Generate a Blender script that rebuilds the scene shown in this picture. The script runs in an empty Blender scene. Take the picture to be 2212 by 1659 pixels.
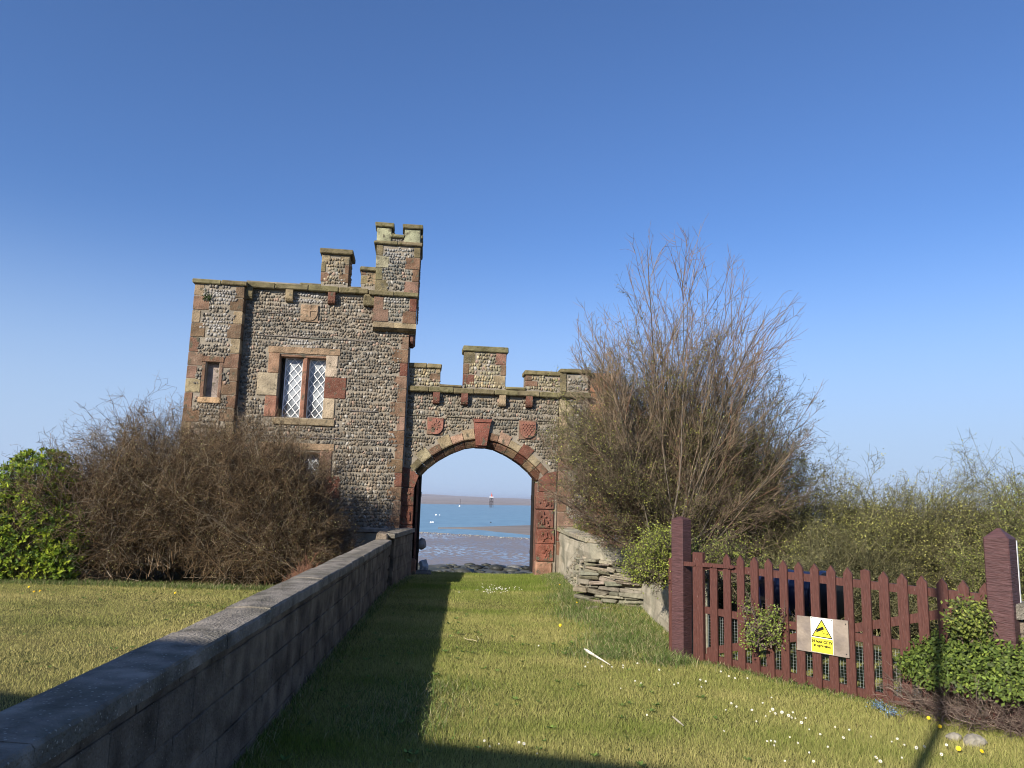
import bpy, bmesh, math, random
import numpy as np
from mathutils import Vector, Matrix
random.seed(7); RNG = np.random.default_rng(7)
sc = bpy.context.scene; COL = sc.collection
rad = math.radians

# ------------------------------------------------------------------ camera, sky, sun, exposure
FPX = 1620.0; PITCH = math.atan(250/FPX); ROLL = rad(1.65); EYE = 1.6      # measured in a 2212 x 1659 frame
Fv = Vector((0, math.cos(PITCH), math.sin(PITCH))); U0 = Vector((0, -math.sin(PITCH), math.cos(PITCH))); R0 = Vector((1, 0, 0))
Rv = math.cos(ROLL)*R0 + math.sin(ROLL)*U0; Uv = -math.sin(ROLL)*R0 + math.cos(ROLL)*U0
cd = bpy.data.cameras.new('camera'); cam = bpy.data.objects.new('camera', cd); COL.objects.link(cam)
m = Matrix.Identity(4)
for i in range(3):
    m[i][0] = Rv[i]; m[i][1] = Uv[i]; m[i][2] = -Fv[i]
m[2][3] = EYE
cam.matrix_world = m
cd.sensor_width = 36; cd.lens = 36*FPX/2212; cd.clip_start = .05; cd.clip_end = 80000
sc.camera = cam
SUN_EL = rad(26.5); SUN_AZ = rad(35)          # the light travels towards +Y, 35 degrees round to +X
w = bpy.data.worlds.new('World'); sc.world = w; w.use_nodes = True
nt = w.node_tree; bg = nt.nodes['Background']
sky = nt.nodes.new('ShaderNodeTexSky'); sky.sky_type = 'NISHITA'; sky.sun_disc = False
sky.sun_elevation = SUN_EL; sky.sun_rotation = SUN_AZ + math.pi
sky.air_density = 1.0; sky.dust_density = 0.6; sky.ozone_density = 7.5; sky.altitude = 0
# towards the horizon the clear-air sky pales to a blue-grey sea haze
stc = nt.nodes.new('ShaderNodeTexCoord'); ssp = nt.nodes.new('ShaderNodeSeparateXYZ'); nt.links.new(stc.outputs['Generated'], ssp.inputs[0])
smr = nt.nodes.new('ShaderNodeMapRange'); smr.interpolation_type = 'SMOOTHERSTEP'; smr.inputs[1].default_value = -.02; smr.inputs[2].default_value = .38; smr.inputs[3].default_value = .93; smr.inputs[4].default_value = 0
nt.links.new(ssp.outputs[2], smr.inputs[0])
smx = nt.nodes.new('ShaderNodeMix'); smx.data_type = 'RGBA'; nt.links.new(smr.outputs[0], smx.inputs[0]); nt.links.new(sky.outputs[0], smx.inputs[6]); smx.inputs[7].default_value = (3.05, 4.05, 5.2, 1)
stn = nt.nodes.new('ShaderNodeMix'); stn.data_type = 'RGBA'; stn.blend_type = 'MULTIPLY'; stn.inputs[0].default_value = 1; stn.inputs[7].default_value = (1.02, 1.01, 1.10, 1); nt.links.new(smx.outputs[2], stn.inputs[6])
nt.links.new(stn.outputs[2], bg.inputs[0]); bg.inputs[1].default_value = 0.095
sl = bpy.data.lights.new('sun', 'SUN'); sl.energy = 4.8; sl.angle = rad(.53); sl.color = (1, .93, .82)
so = bpy.data.objects.new('sun', sl); COL.objects.link(so)
tv = Vector((math.sin(SUN_AZ)*math.cos(SUN_EL), math.cos(SUN_AZ)*math.cos(SUN_EL), -math.sin(SUN_EL)))
so.rotation_euler = (-tv).to_track_quat('Z', 'Y').to_euler()
sc.view_settings.view_transform = 'Standard'; sc.view_settings.look = 'None'
sc.view_settings.exposure = 0.66; sc.view_settings.gamma = 1
sc.cycles.pixel_filter_type = 'BLACKMAN_HARRIS'; sc.cycles.filter_width = 1.05
sc.render.resolution_x = 1024; sc.render.resolution_y = 768

# ------------------------------------------------------------------ helpers
def ray(x, y): return Fv + (x-1106)/FPX*Rv - (y-829.5)/FPX*Uv
def gz(x, y, z=0):
    d = ray(x, y); t = (z-EYE)/d.z
    return Vector((0, 0, EYE)) + d*t
def proj(P):
    """pixels of world points (N,3) in the 2212 frame, and depth"""
    Q = np.asarray(P) - np.array([0, 0, EYE])
    dz = Q@np.array(Fv); return 1106+FPX*(Q@np.array(Rv))/dz, 829.5-FPX*(Q@np.array(Uv))/dz, dz
def tag(o, label=None, cat=None, group=None, kind=None):
    if label: o['label'] = label
    if cat: o['category'] = cat
    if group: o['group'] = group
    if kind: o['kind'] = kind
    return o
def empty(name, loc=(0, 0, 0), rz=0, **k):
    o = bpy.data.objects.new(name, None); COL.objects.link(o); o.location = loc; o.rotation_euler = (0, 0, rz)
    o.empty_display_size = .2
    return tag(o, **k)
def link_mesh(name, me, mat, parent=None):
    o = bpy.data.objects.new(name, me); COL.objects.link(o)
    if mat is not None:
        for mm in (mat if isinstance(mat, (list, tuple)) else [mat]): me.materials.append(mm)
    if parent is not None: o.parent = parent
    return o
class MB:
    def __init__(s): s.v = []; s.f = []; s.c = []; s.m = []
    def add(s, vs, fs, col=(.5, .5, .5), mi=0):
        b = len(s.v); s.v += [tuple(v) for v in vs]
        for f in fs: s.f.append(tuple(i+b for i in f)); s.c.append(col); s.m.append(mi)
    def box(s, x0, x1, y0, y1, z0, z1, col=(.5, .5, .5), b=0.0, j=0.0, mi=0):
        """a block with chamfered edges, corners jittered by j"""
        if x0 > x1: x0, x1 = x1, x0
        if y0 > y1: y0, y1 = y1, y0
        if b <= 0:
            vs = [(x, y, z) for x in (x0, x1) for y in (y0, y1) for z in (z0, z1)]
            fs = [(0, 1, 3, 2), (4, 6, 7, 5), (0, 4, 5, 1), (2, 3, 7, 6), (0, 2, 6, 4), (1, 5, 7, 3)]
            if j: vs = [tuple(c+random.uniform(-j, j) for c in v) for v in vs]
            s.add(vs, fs, col, mi); return
        vs = []; idx = {}
        for sx in (0, 1):
            for sy in (0, 1):
                for sz in (0, 1):
                    jj = [random.uniform(-j, j) for _ in range(3)]
                    X = (x0, x1)[sx]+jj[0]; Y = (y0, y1)[sy]+jj[1]; Z = (z0, z1)[sz]+jj[2]
                    dx = b*(1-2*sx); dy = b*(1-2*sy); dz = b*(1-2*sz)
                    for a, q in enumerate(((X, Y+dy, Z+dz), (X+dx, Y, Z+dz), (X+dx, Y+dy, Z))):
                        idx[(sx, sy, sz, a)] = len(vs); vs.append(q)
        fs = []
        def q(a, *k): fs.append(tuple(idx[kk+(a,)] for kk in k))
        q(0, (0, 0, 0), (0, 0, 1), (0, 1, 1), (0, 1, 0)); q(0, (1, 0, 0), (1, 1, 0), (1, 1, 1), (1, 0, 1))
        q(1, (0, 0, 0), (1, 0, 0), (1, 0, 1), (0, 0, 1)); q(1, (0, 1, 0), (0, 1, 1), (1, 1, 1), (1, 1, 0))
        q(2, (0, 0, 0), (0, 1, 0), (1, 1, 0), (1, 0, 0)); q(2, (0, 0, 1), (1, 0, 1), (1, 1, 1), (0, 1, 1))
        for p in (0, 1):
            for r in (0, 1):
                A, B = (0, p, r), (1, p, r); fs.append((idx[A+(1,)], idx[B+(1,)], idx[B+(2,)], idx[A+(2,)]))
                A, B = (p, 0, r), (p, 1, r); fs.append((idx[A+(0,)], idx[B+(0,)], idx[B+(2,)], idx[A+(2,)]))
                A, B = (p, r, 0), (p, r, 1); fs.append((idx[A+(0,)], idx[B+(0,)], idx[B+(1,)], idx[A+(1,)]))
        for k in [(a, b_, c) for a in (0, 1) for b_ in (0, 1) for c in (0, 1)]: fs.append(tuple(idx[k+(a,)] for a in range(3)))
        s.add(vs, fs, col, mi)
    def prism(s, poly, y0, y1, col=(.5, .5, .5), mi=0):
        """poly in (x,z), extruded along y"""
        n = len(poly)
        vs = [(p[0], y0, p[1]) for p in poly]+[(p[0], y1, p[1]) for p in poly]
        fs = [tuple(range(n)), tuple(range(2*n-1, n-1, -1))]+[(i, (i+1) % n, n+(i+1) % n, n+i) for i in range(n)]
        s.add(vs, fs, col, mi)
    def tube(s, pts, r, n=6, col=(.5, .5, .5), mi=0, cap=True):
        pts = [Vector(p) for p in pts]; rr = r if isinstance(r, (list, tuple)) else [r]*len(pts); vs = []; fs = []
        for i, p in enumerate(pts):
            t = (pts[min(i+1, len(pts)-1)]-pts[max(i-1, 0)]).normalized()
            a = t.cross(Vector((.13, .31, .94))).normalized(); b = t.cross(a)
            vs += [p+rr[i]*(math.cos(2*math.pi*k/n)*a+math.sin(2*math.pi*k/n)*b) for k in range(n)]
        for i in range(len(pts)-1):
            for k in range(n): fs.append((i*n+k, i*n+(k+1) % n, (i+1)*n+(k+1) % n, (i+1)*n+k))
        if cap: fs += [tuple(range(n))[::-1], tuple((len(pts)-1)*n+k for k in range(n))]
        s.add(vs, fs, col, mi)
    def build(s, name, mat, parent=None, smooth=False):
        if not s.f: return None
        me = bpy.data.meshes.new(name); me.from_pydata(s.v, [], s.f)
        bm = bmesh.new(); bm.from_mesh(me); bmesh.ops.recalc_face_normals(bm, faces=bm.faces); bm.to_mesh(me); bm.free()
        ca = me.color_attributes.new('Col', 'FLOAT_COLOR', 'CORNER')
        arr = np.ones((len(me.loops), 4), np.float32)
        cnt = np.array([len(f) for f in s.f]); arr[:, :3] = np.repeat(np.array(s.c, np.float32)[:, :3], cnt, axis=0)
        ca.data.foreach_set('color', arr.ravel())
        me.polygons.foreach_set('material_index', s.m)
        if smooth: me.polygons.foreach_set('use_smooth', [True]*len(me.polygons))
        me.update()
        return link_mesh(name, me, mat, parent)
def np_mesh(name, V, Fq, C, mat, parent=None, smooth=False):
    """V (n,3), Fq (m,k) faces all of k corners, C (n,3) colour per vertex"""
    me = bpy.data.meshes.new(name); n = len(V); m_, k = Fq.shape
    me.vertices.add(n); me.vertices.foreach_set('co', np.asarray(V, np.float32).ravel())
    me.loops.add(m_*k); me.loops.foreach_set('vertex_index', Fq.astype(np.int32).ravel())
    me.polygons.add(m_); me.polygons.foreach_set('loop_start', np.arange(0, m_*k, k, dtype=np.int32))
    me.polygons.foreach_set('loop_total', np.full(m_, k, dtype=np.int32))
    if smooth: me.polygons.foreach_set('use_smooth', np.ones(m_, bool))
    me.update(calc_edges=True)
    ca = me.color_attributes.new('Col', 'FLOAT_COLOR', 'POINT')
    c4 = np.ones((n, 4), np.float32); c4[:, :3] = C; ca.data.foreach_set('color', c4.ravel())
    return link_mesh(name, me, mat, parent)
def vary(c, k=.12):
    f = 1+random.uniform(-k, k); return tuple(max(0, x*f*(1+random.uniform(-k*.3, k*.3))) for x in c)
def nrm(a): return a/np.maximum(np.linalg.norm(a, axis=-1, keepdims=True), 1e-9)

# ------------------------------------------------------------------ materials
def mat(name, col=None, rough=.85, vcol=False, nscale=8, namp=.25, bump=.0, bscale=40, spec=.3, metal=0, detail=6, dirt=None, stretch=None, coat=0, transl=0, c2=None, n2=3, speck=None):
    m_ = bpy.data.materials.new(name); m_.use_nodes = True; N = m_.node_tree.nodes; L = m_.node_tree.links
    b = N['Principled BSDF']; b.inputs['Roughness'].default_value = rough; b.inputs['Specular IOR Level'].default_value = spec
    b.inputs['Metallic'].default_value = metal; b.inputs['Coat Weight'].default_value = coat
    tc = N.new('ShaderNodeTexCoord'); vec = tc.outputs['Object']
    if stretch:
        mp = N.new('ShaderNodeMapping'); mp.inputs['Scale'].default_value = stretch; L.new(vec, mp.inputs[0]); vec = mp.outputs[0]
    if vcol:
        at = N.new('ShaderNodeAttribute'); at.attribute_name = 'Col'; src = at.outputs['Color']
    else:
        rgb = N.new('ShaderNodeRGB'); rgb.outputs[0].default_value = (*col, 1); src = rgb.outputs[0]
    def noise(s_, d_=detail):
        n_ = N.new('ShaderNodeTexNoise'); n_.inputs['Scale'].default_value = s_; n_.inputs['Detail'].default_value = d_
        L.new(vec, n_.inputs['Vector']); return n_
    def mix(f, a, c, typ='MIX'):
        x = N.new('ShaderNodeMix'); x.data_type = 'RGBA'; x.blend_type = typ
        if isinstance(f, float): x.inputs[0].default_value = f
        else: L.new(f, x.inputs[0])
        for so_, i_ in ((a, 6), (c, 7)):
            if isinstance(so_, tuple): x.inputs[i_].default_value = (*so_, 1)
            else: L.new(so_, x.inputs[i_])
        return x.outputs[2]
    def ramp(n_, lo, hi):
        r_ = N.new('ShaderNodeMapRange'); r_.inputs[1].default_value = lo; r_.inputs[2].default_value = hi; L.new(n_, r_.inputs[0]); return r_.outputs[0]
    if c2 is not None: src = mix(ramp(noise(n2).outputs[0], .42, .62), src, c2)
    if namp:
        n1 = noise(nscale); mr = N.new('ShaderNodeMapRange'); mr.inputs[1].default_value = .3; mr.inputs[2].default_value = .7
        mr.inputs[3].default_value = 1-namp; mr.inputs[4].default_value = 1+namp; L.new(n1.outputs[0], mr.inputs[0])
        cb = N.new('ShaderNodeCombineColor')
        for i_ in range(3): L.new(mr.outputs[0], cb.inputs[i_])
        src = mix(1.0, src, cb.outputs[0], 'MULTIPLY')
    if dirt: src = mix(ramp(noise(dirt[0]).outputs[0], dirt[1], dirt[1]+.1), src, dirt[2])
    if speck:
        v_ = N.new('ShaderNodeTexVoronoi'); v_.inputs['Scale'].default_value = speck[0]; L.new(vec, v_.inputs['Vector'])
        src = mix(ramp(v_.outputs['Distance'], speck[1], speck[1]*.6), src, speck[2])
    L.new(src, b.inputs['Base Color'])
    if bump:
        bp = N.new('ShaderNodeBump'); bp.inputs['Strength'].default_value = bump; bp.inputs['Distance'].default_value = .02
        L.new(noise(bscale, 8).outputs[0], bp.inputs['Height']); L.new(bp.outputs[0], b.inputs['Normal'])
    if transl:
        t_ = N.new('ShaderNodeBsdfTranslucent'); L.new(src, t_.inputs[0]); ms = N.new('ShaderNodeMixShader'); ms.inputs[0].default_value = transl
        L.new(b.outputs[0], ms.inputs[1]); L.new(t_.outputs[0], ms.inputs[2]); L.new(ms.outputs[0], N['Material Output'].inputs[0])
    return m_
M = dict(
 stone=mat('sandstone', vcol=True, nscale=5, namp=.38, bump=.9, bscale=32, rough=.95, spec=.1, dirt=(9, .57, (.10, .088, .06)), speck=(34, .19, (.30, .27, .19))),
 cap=mat('weathered_capstone', vcol=True, nscale=7, namp=.35, bump=.7, bscale=30, rough=.95, spec=.1, dirt=(11, .58, (.09, .08, .035))),
 mortar=mat('lime_mortar', (.25, .215, .165), nscale=3, namp=.3, bump=.8, bscale=60, rough=.95, spec=.1),
 cobble=mat('cobble', vcol=True, nscale=25, namp=.2, bump=.2, bscale=90, rough=.75, spec=.25),
 concrete=mat('block_concrete', (.19, .152, .112), nscale=5, namp=.45, bump=1.0, bscale=45, rough=.95, spec=.1, c2=(.115, .093, .072), n2=2.6, speck=(42, .17, (.26, .22, .17))),
 coping=mat('coping_concrete', (.25, .22, .18), nscale=7, namp=.35, bump=1.0, bscale=60, rough=.92, spec=.15, speck=(40, .22, (.38, .35, .29)), c2=(.15, .135, .105), n2=4),
 render=mat('old_render', (.40, .355, .27), nscale=3, namp=.25, bump=.8, bscale=26, rough=.95, spec=.1, c2=(.24, .225, .17), n2=1.6),
 slab=mat('rubble_slab', vcol=True, nscale=14, namp=.3, bump=.8, bscale=30, rough=.95, spec=.1),
 paint=mat('brown_fence_paint', (.088, .034, .026), nscale=12, namp=.22, bump=.35, bscale=9, rough=.5, spec=.35, stretch=(6, 6, 1.2), dirt=(22, .64, (.19, .12, .10))),
 paintpost=mat('brown_post_paint', (.085, .040, .039), nscale=6, namp=.3, bump=.6, bscale=10, rough=.55, spec=.35, stretch=(1.5, 1.5, 14), dirt=(16, .68, (.25, .19, .18))),
 twig=mat('twig_bark', vcol=True, nscale=5, namp=.15, rough=.9, spec=.12),
 leaf=mat('leaf', vcol=True, nscale=3, namp=.12, rough=.55, spec=.22, transl=.3),
 grass=mat('grass_blade', vcol=True, nscale=1, namp=0, rough=.7, spec=.2, transl=.35),
 soil=mat('turf_soil', (.085, .085, .030), nscale=2, namp=.35, bump=.6, bscale=30, rough=1, spec=.05, c2=(.125, .11, .045), n2=.8),
 black=mat('black_paint', (.012, .012, .012), rough=.5, namp=0),
 darkwood=mat('tarred_wood', (.018, .014, .012), nscale=8, namp=.3, bump=.4, rough=.8, spec=.2),
 white=mat('white_paint', (.80, .80, .78), namp=.06, rough=.45),
 whitelead=mat('white_leadwork', (.78, .78, .76), namp=.05, rough=.6),
 yellow=mat('sign_yellow', (.80, .70, .05), namp=.05, rough=.45),
 signwhite=mat('sign_white', (.80, .79, .68), namp=.04, rough=.45),
 ply=mat('weathered_plywood', (.27, .22, .175), nscale=10, namp=.18, bump=.3, rough=.85, c2=(.20, .165, .14), n2=6),
 wire=mat('galvanised_wire', (.45, .5, .48), namp=.1, rough=.45, metal=.7),
 navy=mat('navy_plastic', (.010, .016, .050), rough=.22, namp=.1, spec=.6),
 slate=mat('slate', (.12, .115, .09), nscale=10, namp=.4, bump=.6, rough=.8),
 flower=mat('petal', vcol=True, namp=0, rough=.6, transl=.2),
 housewall=mat('house_render', (.5, .47, .42), namp=.1, rough=.9),
 roof=mat('roof_slate', (.10, .10, .11), namp=.2, rough=.7),
)
def glass_mat():
    m_ = bpy.data.materials.new('window_glass'); m_.use_nodes = True; b = m_.node_tree.nodes['Principled BSDF']
    N = m_.node_tree.nodes; L = m_.node_tree.links
    b.inputs['Roughness'].default_value = .08; b.inputs['Specular IOR Level'].default_value = .6
    tc = N.new('ShaderNodeTexCoord'); n_ = N.new('ShaderNodeTexNoise'); n_.inputs['Scale'].default_value = 2.6; L.new(tc.outputs['Object'], n_.inputs[0])
    r = N.new('ShaderNodeValToRGB'); r.color_ramp.elements[0].color = (.09, .10, .11, 1); r.color_ramp.elements[1].color = (.33, .35, .36, 1)  # pale patches in the base colour imitate sky reflected in the panes
    r.color_ramp.elements[0].position = .36; r.color_ramp.elements[1].position = .6
    L.new(n_.outputs[0], r.inputs[0]); L.new(r.outputs[0], b.inputs[0]); return m_
M['glass'] = glass_mat()
RED = (.145, .064, .044); PINK = (.195, .122, .085); ORA = (.170, .100, .064); BUFF = (.265, .205, .125); BRN = (.150, .096, .060); OLV = (.155, .128, .070); DRK = (.15, .075, .055)
CAPC = (.155, .130, .070)

# ------------------------------------------------------------------ the gatehouse: local axes u (right), y (into the wall), z
P0 = gz(1028, 1243); YAW = rad(7)
ud = Vector((math.cos(YAW), math.sin(YAW), 0)); nd = Vector((-math.sin(YAW), math.cos(YAW), 0))
def W(u, y, z): return P0 + ud*u + nd*y + Vector((0, 0, z))
tower = empty('gatehouse_tower', P0, YAW, label='cobbled tower with battlements, leaded window and tall corner turret, left of the archway', cat='building')
gate = empty('gateway_arch', P0, YAW, label='battlemented cobbled gateway wall with a pointed red sandstone arch opening to the sea', cat='archway')

def vn0(x, z): return .5*(np.sin(x*2.3+1.1+np.sin(z*1.7))*np.cos(z*2.9-x*.8+.4)+np.sin(x*5.1+z*3.3)*.6+np.cos(z*7.7-x*4.1)*.4)
def cobbles(name, parent, regions, seed=1, tone=(.158, .134, .102), white=()):
    """rows of set pebbles; regions: (inside(u,z), u0,u1,z0,z1,yfront, plane) ; plane 'f' front, 'r' right side face (u const)"""
    if len(regions) > 1: return [cobbles(name, parent, [q_], seed+i, tone, white) for i, q_ in enumerate(regions)]
    rg = np.random.default_rng(seed); Ps = []
    for (ins, u0, u1, z0, z1, yf, plane) in regions:
        z = z0+.02; row = 0
        while z < z1-.01:
            h = rg.uniform(.060, .094); tilt = rg.uniform(-.7, .7); u_ = u0+rg.uniform(0, .04); wv = rg.uniform(0, 6.28)
            while u_ < u1:
                wd = rg.uniform(.038, .074)
                if rg.random() < .07: wd *= 1.4
                uc = u_+wd/2; zc = z+h/2+rg.normal(0, .009)+.014*math.sin(uc*2.1+wv)+.008*math.sin(uc*5.3+wv*2)
                if uc+wd*.35 < u1 and zc+h*.3 < z1 and ins(uc, zc) and rg.random() > .03:
                    Ps.append((uc, zc, wd*.54*rg.uniform(.85, 1.12), h*.52*rg.uniform(.74, 1.14), rg.uniform(.018, .040), tilt+rg.normal(0, .35), yf, 0 if plane == 'f' else 1))
                u_ += wd*.98
            z += h*.93; row += 1
    if not Ps: return None
    A = np.array(Ps); n = len(A); K = 8
    th = np.arange(K)*2*np.pi/K
    rings = [(1.0, 0.0), (.86, .55), (.48, .93)]
    T = [(r*math.cos(t), r*math.sin(t), d) for r, d in rings for t in th]+[(0, 0, 1.02)]; T = np.array(T)
    F4 = []; 
    for k in range(2):
        for i in range(K): F4.append((k*K+i, k*K+(i+1) % K, (k+1)*K+(i+1) % K, (k+1)*K+i))
    for i in range(0, K, 2): F4.append((2*K+i, 2*K+(i+1) % K, 2*K+(i+2) % K, 3*K))
    F4 = np.array(F4)
    a = T[None, :, 0]*A[:, 2, None]*(1+rg.normal(0, .09, (n, len(T)))); b = T[None, :, 1]*A[:, 3, None]*(1+rg.normal(0, .09, (n, len(T))))
    c, s_ = np.cos(A[:, 5])[:, None], np.sin(A[:, 5])[:, None]
    uu = A[:, 0, None]+a*c-b*s_; zz = A[:, 1, None]+a*s_+b*c; dd = A[:, 4, None]*T[None, :, 2]
    side = A[:, 7, None] > .5
    X = np.where(side, A[:, 6, None]+dd-.004, uu); Y = np.where(side, uu, A[:, 6, None]-dd+.004)
    V = np.stack([X, Y, zz], -1).reshape(-1, 3)
    Fq = (F4[None]+np.arange(n)[:, None, None]*len(T)).reshape(-1, 4)
    base = np.array(tone)[None]*np.exp(rg.normal(0, .27, (n, 1)))*(1+rg.normal(0, .05, (n, 1))*np.array([1, 0, -1]))
    pt = .5+.5*vn0(A[:, 0], A[:, 1]); base = base*(.72+.5*pt[:, None])*(1+np.array([.10, .02, -.12])*(pt[:, None]-.5))
    br = rg.random(n) < .04; base[br] = np.array((.34, .31, .26))*rg.uniform(.8, 1.1, (br.sum(), 1))
    rd = rg.random(n) < .04; base[rd] = np.array((.30, .21, .155))
    for (wu, wz, wr) in white:
        dist = np.hypot(A[:, 0]-wu, (A[:, 1]-wz)*1.6); k_ = np.clip(1.3-dist/wr, 0, 1)[:, None]*rg.uniform(.4, 1, (n, 1))
        base = base*(1-k_)+np.array((.36, .34, .31))*k_
    C = np.repeat(np.clip(base, .03, .8), len(T), 0)
    return np_mesh(name, V, Fq, C, M['cobble'], parent, smooth=True)

def quoins(mb, u_edge, side, z0, z1, y0, y1, pal, wl=.30, ws=.18, h=.29, over=.008, first=0):
    """alternating long and short corner stones; side -1: stones run from u_edge to the right"""
    z = z0; k = first
    while z < z1-.05:
        hh = min(h*random.uniform(.93, 1.08), z1-z)
        if z1-z-hh < .08: hh = z1-z
        L_ = (wl if k % 2 == 0 else ws)*random.uniform(.9, 1.12)
        a, b = (u_edge, u_edge+L_) if side < 0 else (u_edge-L_, u_edge)
        mb.box(a, b, y0-over-random.uniform(0, .008), y1, z+.004, z+hh-.004, vary(random.choice(pal), .16), b=.010, j=.003)
        z += hh; k += 1
def cap(mb, u0, u1, y0, y1, z0, z1, col=CAPC, n=None):
    """capping stones laid end to end, their top edges a little uneven"""
    L_ = u1-u0; n = n or max(1, round(L_/.62)); x = u0
    for i in range(n):
        x2 = u0+L_*(i+1)/n+(random.uniform(-.04, .04) if i < n-1 else 0)
        mb.box(x+.002, x2-.002, y0-random.uniform(0, .012), y1, z0, z1+random.uniform(-.008, .008), vary(col, .15), b=.018, j=.006)
        x = x2

# --- tower
TY = -.20; LY = -.40; KY = -.36
body = MB(); g = (.3, .27, .2)
WIN = [(-4.31, -3.36, 3.17, 4.50), (-4.31, -3.36, 1.10, 2.46)]
us = [-5.12, -4.31, -3.36, -1.66]; zs = [-2.5, 1.10, 2.46, 3.17, 4.50, 6.05]
for i in range(3):
    for k in range(5):
        if i == 1 and k in (1, 3): continue
        body.box(us[i], us[i+1], TY, TY+.45, zs[k], zs[k+1], g)
body.box(-5.12, -1.66, TY+.45, 3.4, -2.5, 6.0, g)
# left turret with a blind niche
for (a, b, c, d) in ((-6.08, -5.72, -2.5, 5.86), (-5.47, -5.12, -2.5, 5.86), (-5.72, -5.47, -2.5, 3.50), (-5.72, -5.47, 4.22, 5.86)):
    body.box(a, b, LY, LY+.16, c, d, g)
body.box(-6.08, -5.12, LY+.16, .7, -2.5, 5.86, g)
body.build('wall', M['mortar'], tower)
def in_tower(u_, z_):
    if u_ > -1.86 and z_ < 5.0: return (int((z_+.1)/.29) % 2 == 1 and u_ < -1.78) or u_ < -1.98
    for (a, b, c, d) in ((-4.62, -3.06, 4.46, 4.66), (-4.58, -3.10, 3.0, 4.5), (-4.74, -4.3, 3.6, 4.08), (-3.36, -2.90, 3.6, 4.04), (-4.62, -3.06, .9, 2.66), (-3.96, -3.56, 5.2, 5.6), (-2.44, -1.5, 5.12, 6.0)):
        if a < u_ < b and c < z_ < d: return False
    return True
def in_left(u_, z_):
    k = int(z_/.29) % 2
    if u_ < -6.10+(.30 if k == 0 else .18) or u_ > -5.09-(.28 if k == 0 else .16): return False
    return not (-5.82 < u_ < -5.38 and 3.36 < z_ < 4.32)
regs = [(in_tower, -5.1, -1.66, .2, 5.88, TY, 'f'), (in_left, -6.08, -5.12, .3, 5.86, LY, 'f'),
        (lambda a, b: True, -.38, -.02, 0.3, 0.31, -1.66, 'r')]
cobbles('cobbles', tower, regs[:2], 3, white=[(-3.9, 5.7, .45), (-3.9, 4.75, .35), (-5.6, 4.9, .5), (-5.6, 5.6, .35)])
for zc in (5.35, 4.86, 4.10, 3.35, 2.75, 2.02, 1.35):
    x = -5.08+random.uniform(0, .3); bd = MB()
    while x < -2.1:
        l_ = random.uniform(.3, .7)
        if x+l_ < -1.96 and not any(a-.05 < x+l_ and x < b+.05 and c < zc < d for (a, b, c, d) in ((-4.62, -3.0, 2.98, 4.68), (-4.75, -2.9, 3.55, 4.1), (-4.62, -3.06, .9, 2.68), (-3.96, -3.56, 5.2, 5.6))):
            z_ = zc-(x+3.5)*.008; bd.box(x, x+l_-.02, TY-.028, TY+.02, z_, z_+.020, vary((.17, .15, .13), .2), b=.004, j=.003)
        x += l_
    bd.build('slate_course', M['stone'], tower)
pal1 = [RED, PINK, ORA, ORA, BRN, PINK]
def qpart(*a, **k):
    q = MB(); quoins(q, *a, **k); return q.build('quoins', M['stone'], tower)
qpart(-6.10, -1, 0.1, 5.84, LY, LY+.3, [BRN, ORA, BRN, BUFF, PINK]); qpart(-5.09, 1, 0.1, 5.84, LY, TY+.05, [BRN, ORA, BUFF, BRN])
qpart(-1.64, 1, 0.05, 5.14, TY, .02, pal1, wl=.31, ws=.17, first=1)
# battlements of the tower
cn = MB(); cap(cn, -6.15, -5.04, LY-.06, .75, 5.86, 5.96, OLV, 2); cap(cn, -5.12, -2.55, TY-.12, .55, 5.88, 6.00, OLV, 4)
cap(cn, -4.02, -3.56, TY-.02, .2, 6.00, 6.07, OLV, 1); cap(cn, -2.98, -2.72, TY-.02, .2, 6.00, 6.06, OLV, 1)
cn.build('cornice', M['cap'], tower)
rf = MB(); rf.box(-5.86, -4.06, .12, 2.9, 5.97, 6.10, (.09, .085, .07), b=.02); rf.build('roof', M['slate'], tower)
for (a, b, c, cp) in ((-3.59, -3.0, 6.74, (-3.64, -2.93)), (-2.74, -2.40, 6.41, (-2.77, -2.38))):
    mb = MB(); mb.box(a+.01, b-.01, TY-.02, .35, 6.0, c, g); pr = mb.build('merlon', M['mortar'], tower)
    cobbles('cobbles', pr, [(lambda u_, z_, a=a, b=b: a+.14 < u_ < b-.14 or (int(z_/.2) % 2 == 0 and a+.08 < u_ < b-.08), a, b, 6.06, c-.02, TY-.02, 'f'), (lambda u_, z_: u_ > -.05, -.2, .33, 6.06, c-.02, b-.01, 'r')], 11, tone=(.20, .165, .11))
    mb = MB(); quoins(mb, a, -1, 6.12, c, TY-.02, .06, [BUFF, BRN, OLV], wl=.19, ws=.10, h=.21); mb.build('quoins', M['stone'], pr); mb = MB()
    quoins(mb, b, 1, 6.12, c, TY-.02, .06, [BUFF, ORA, BRN], wl=.19, ws=.10, h=.21); mb.build('quoins', M['stone'], pr)
    mb = MB(); cap(mb, cp[0], cp[1], TY-.09, .42, c, c+.10, CAPC, 1); mb.build('capstone', M['cap'], pr)
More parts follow.
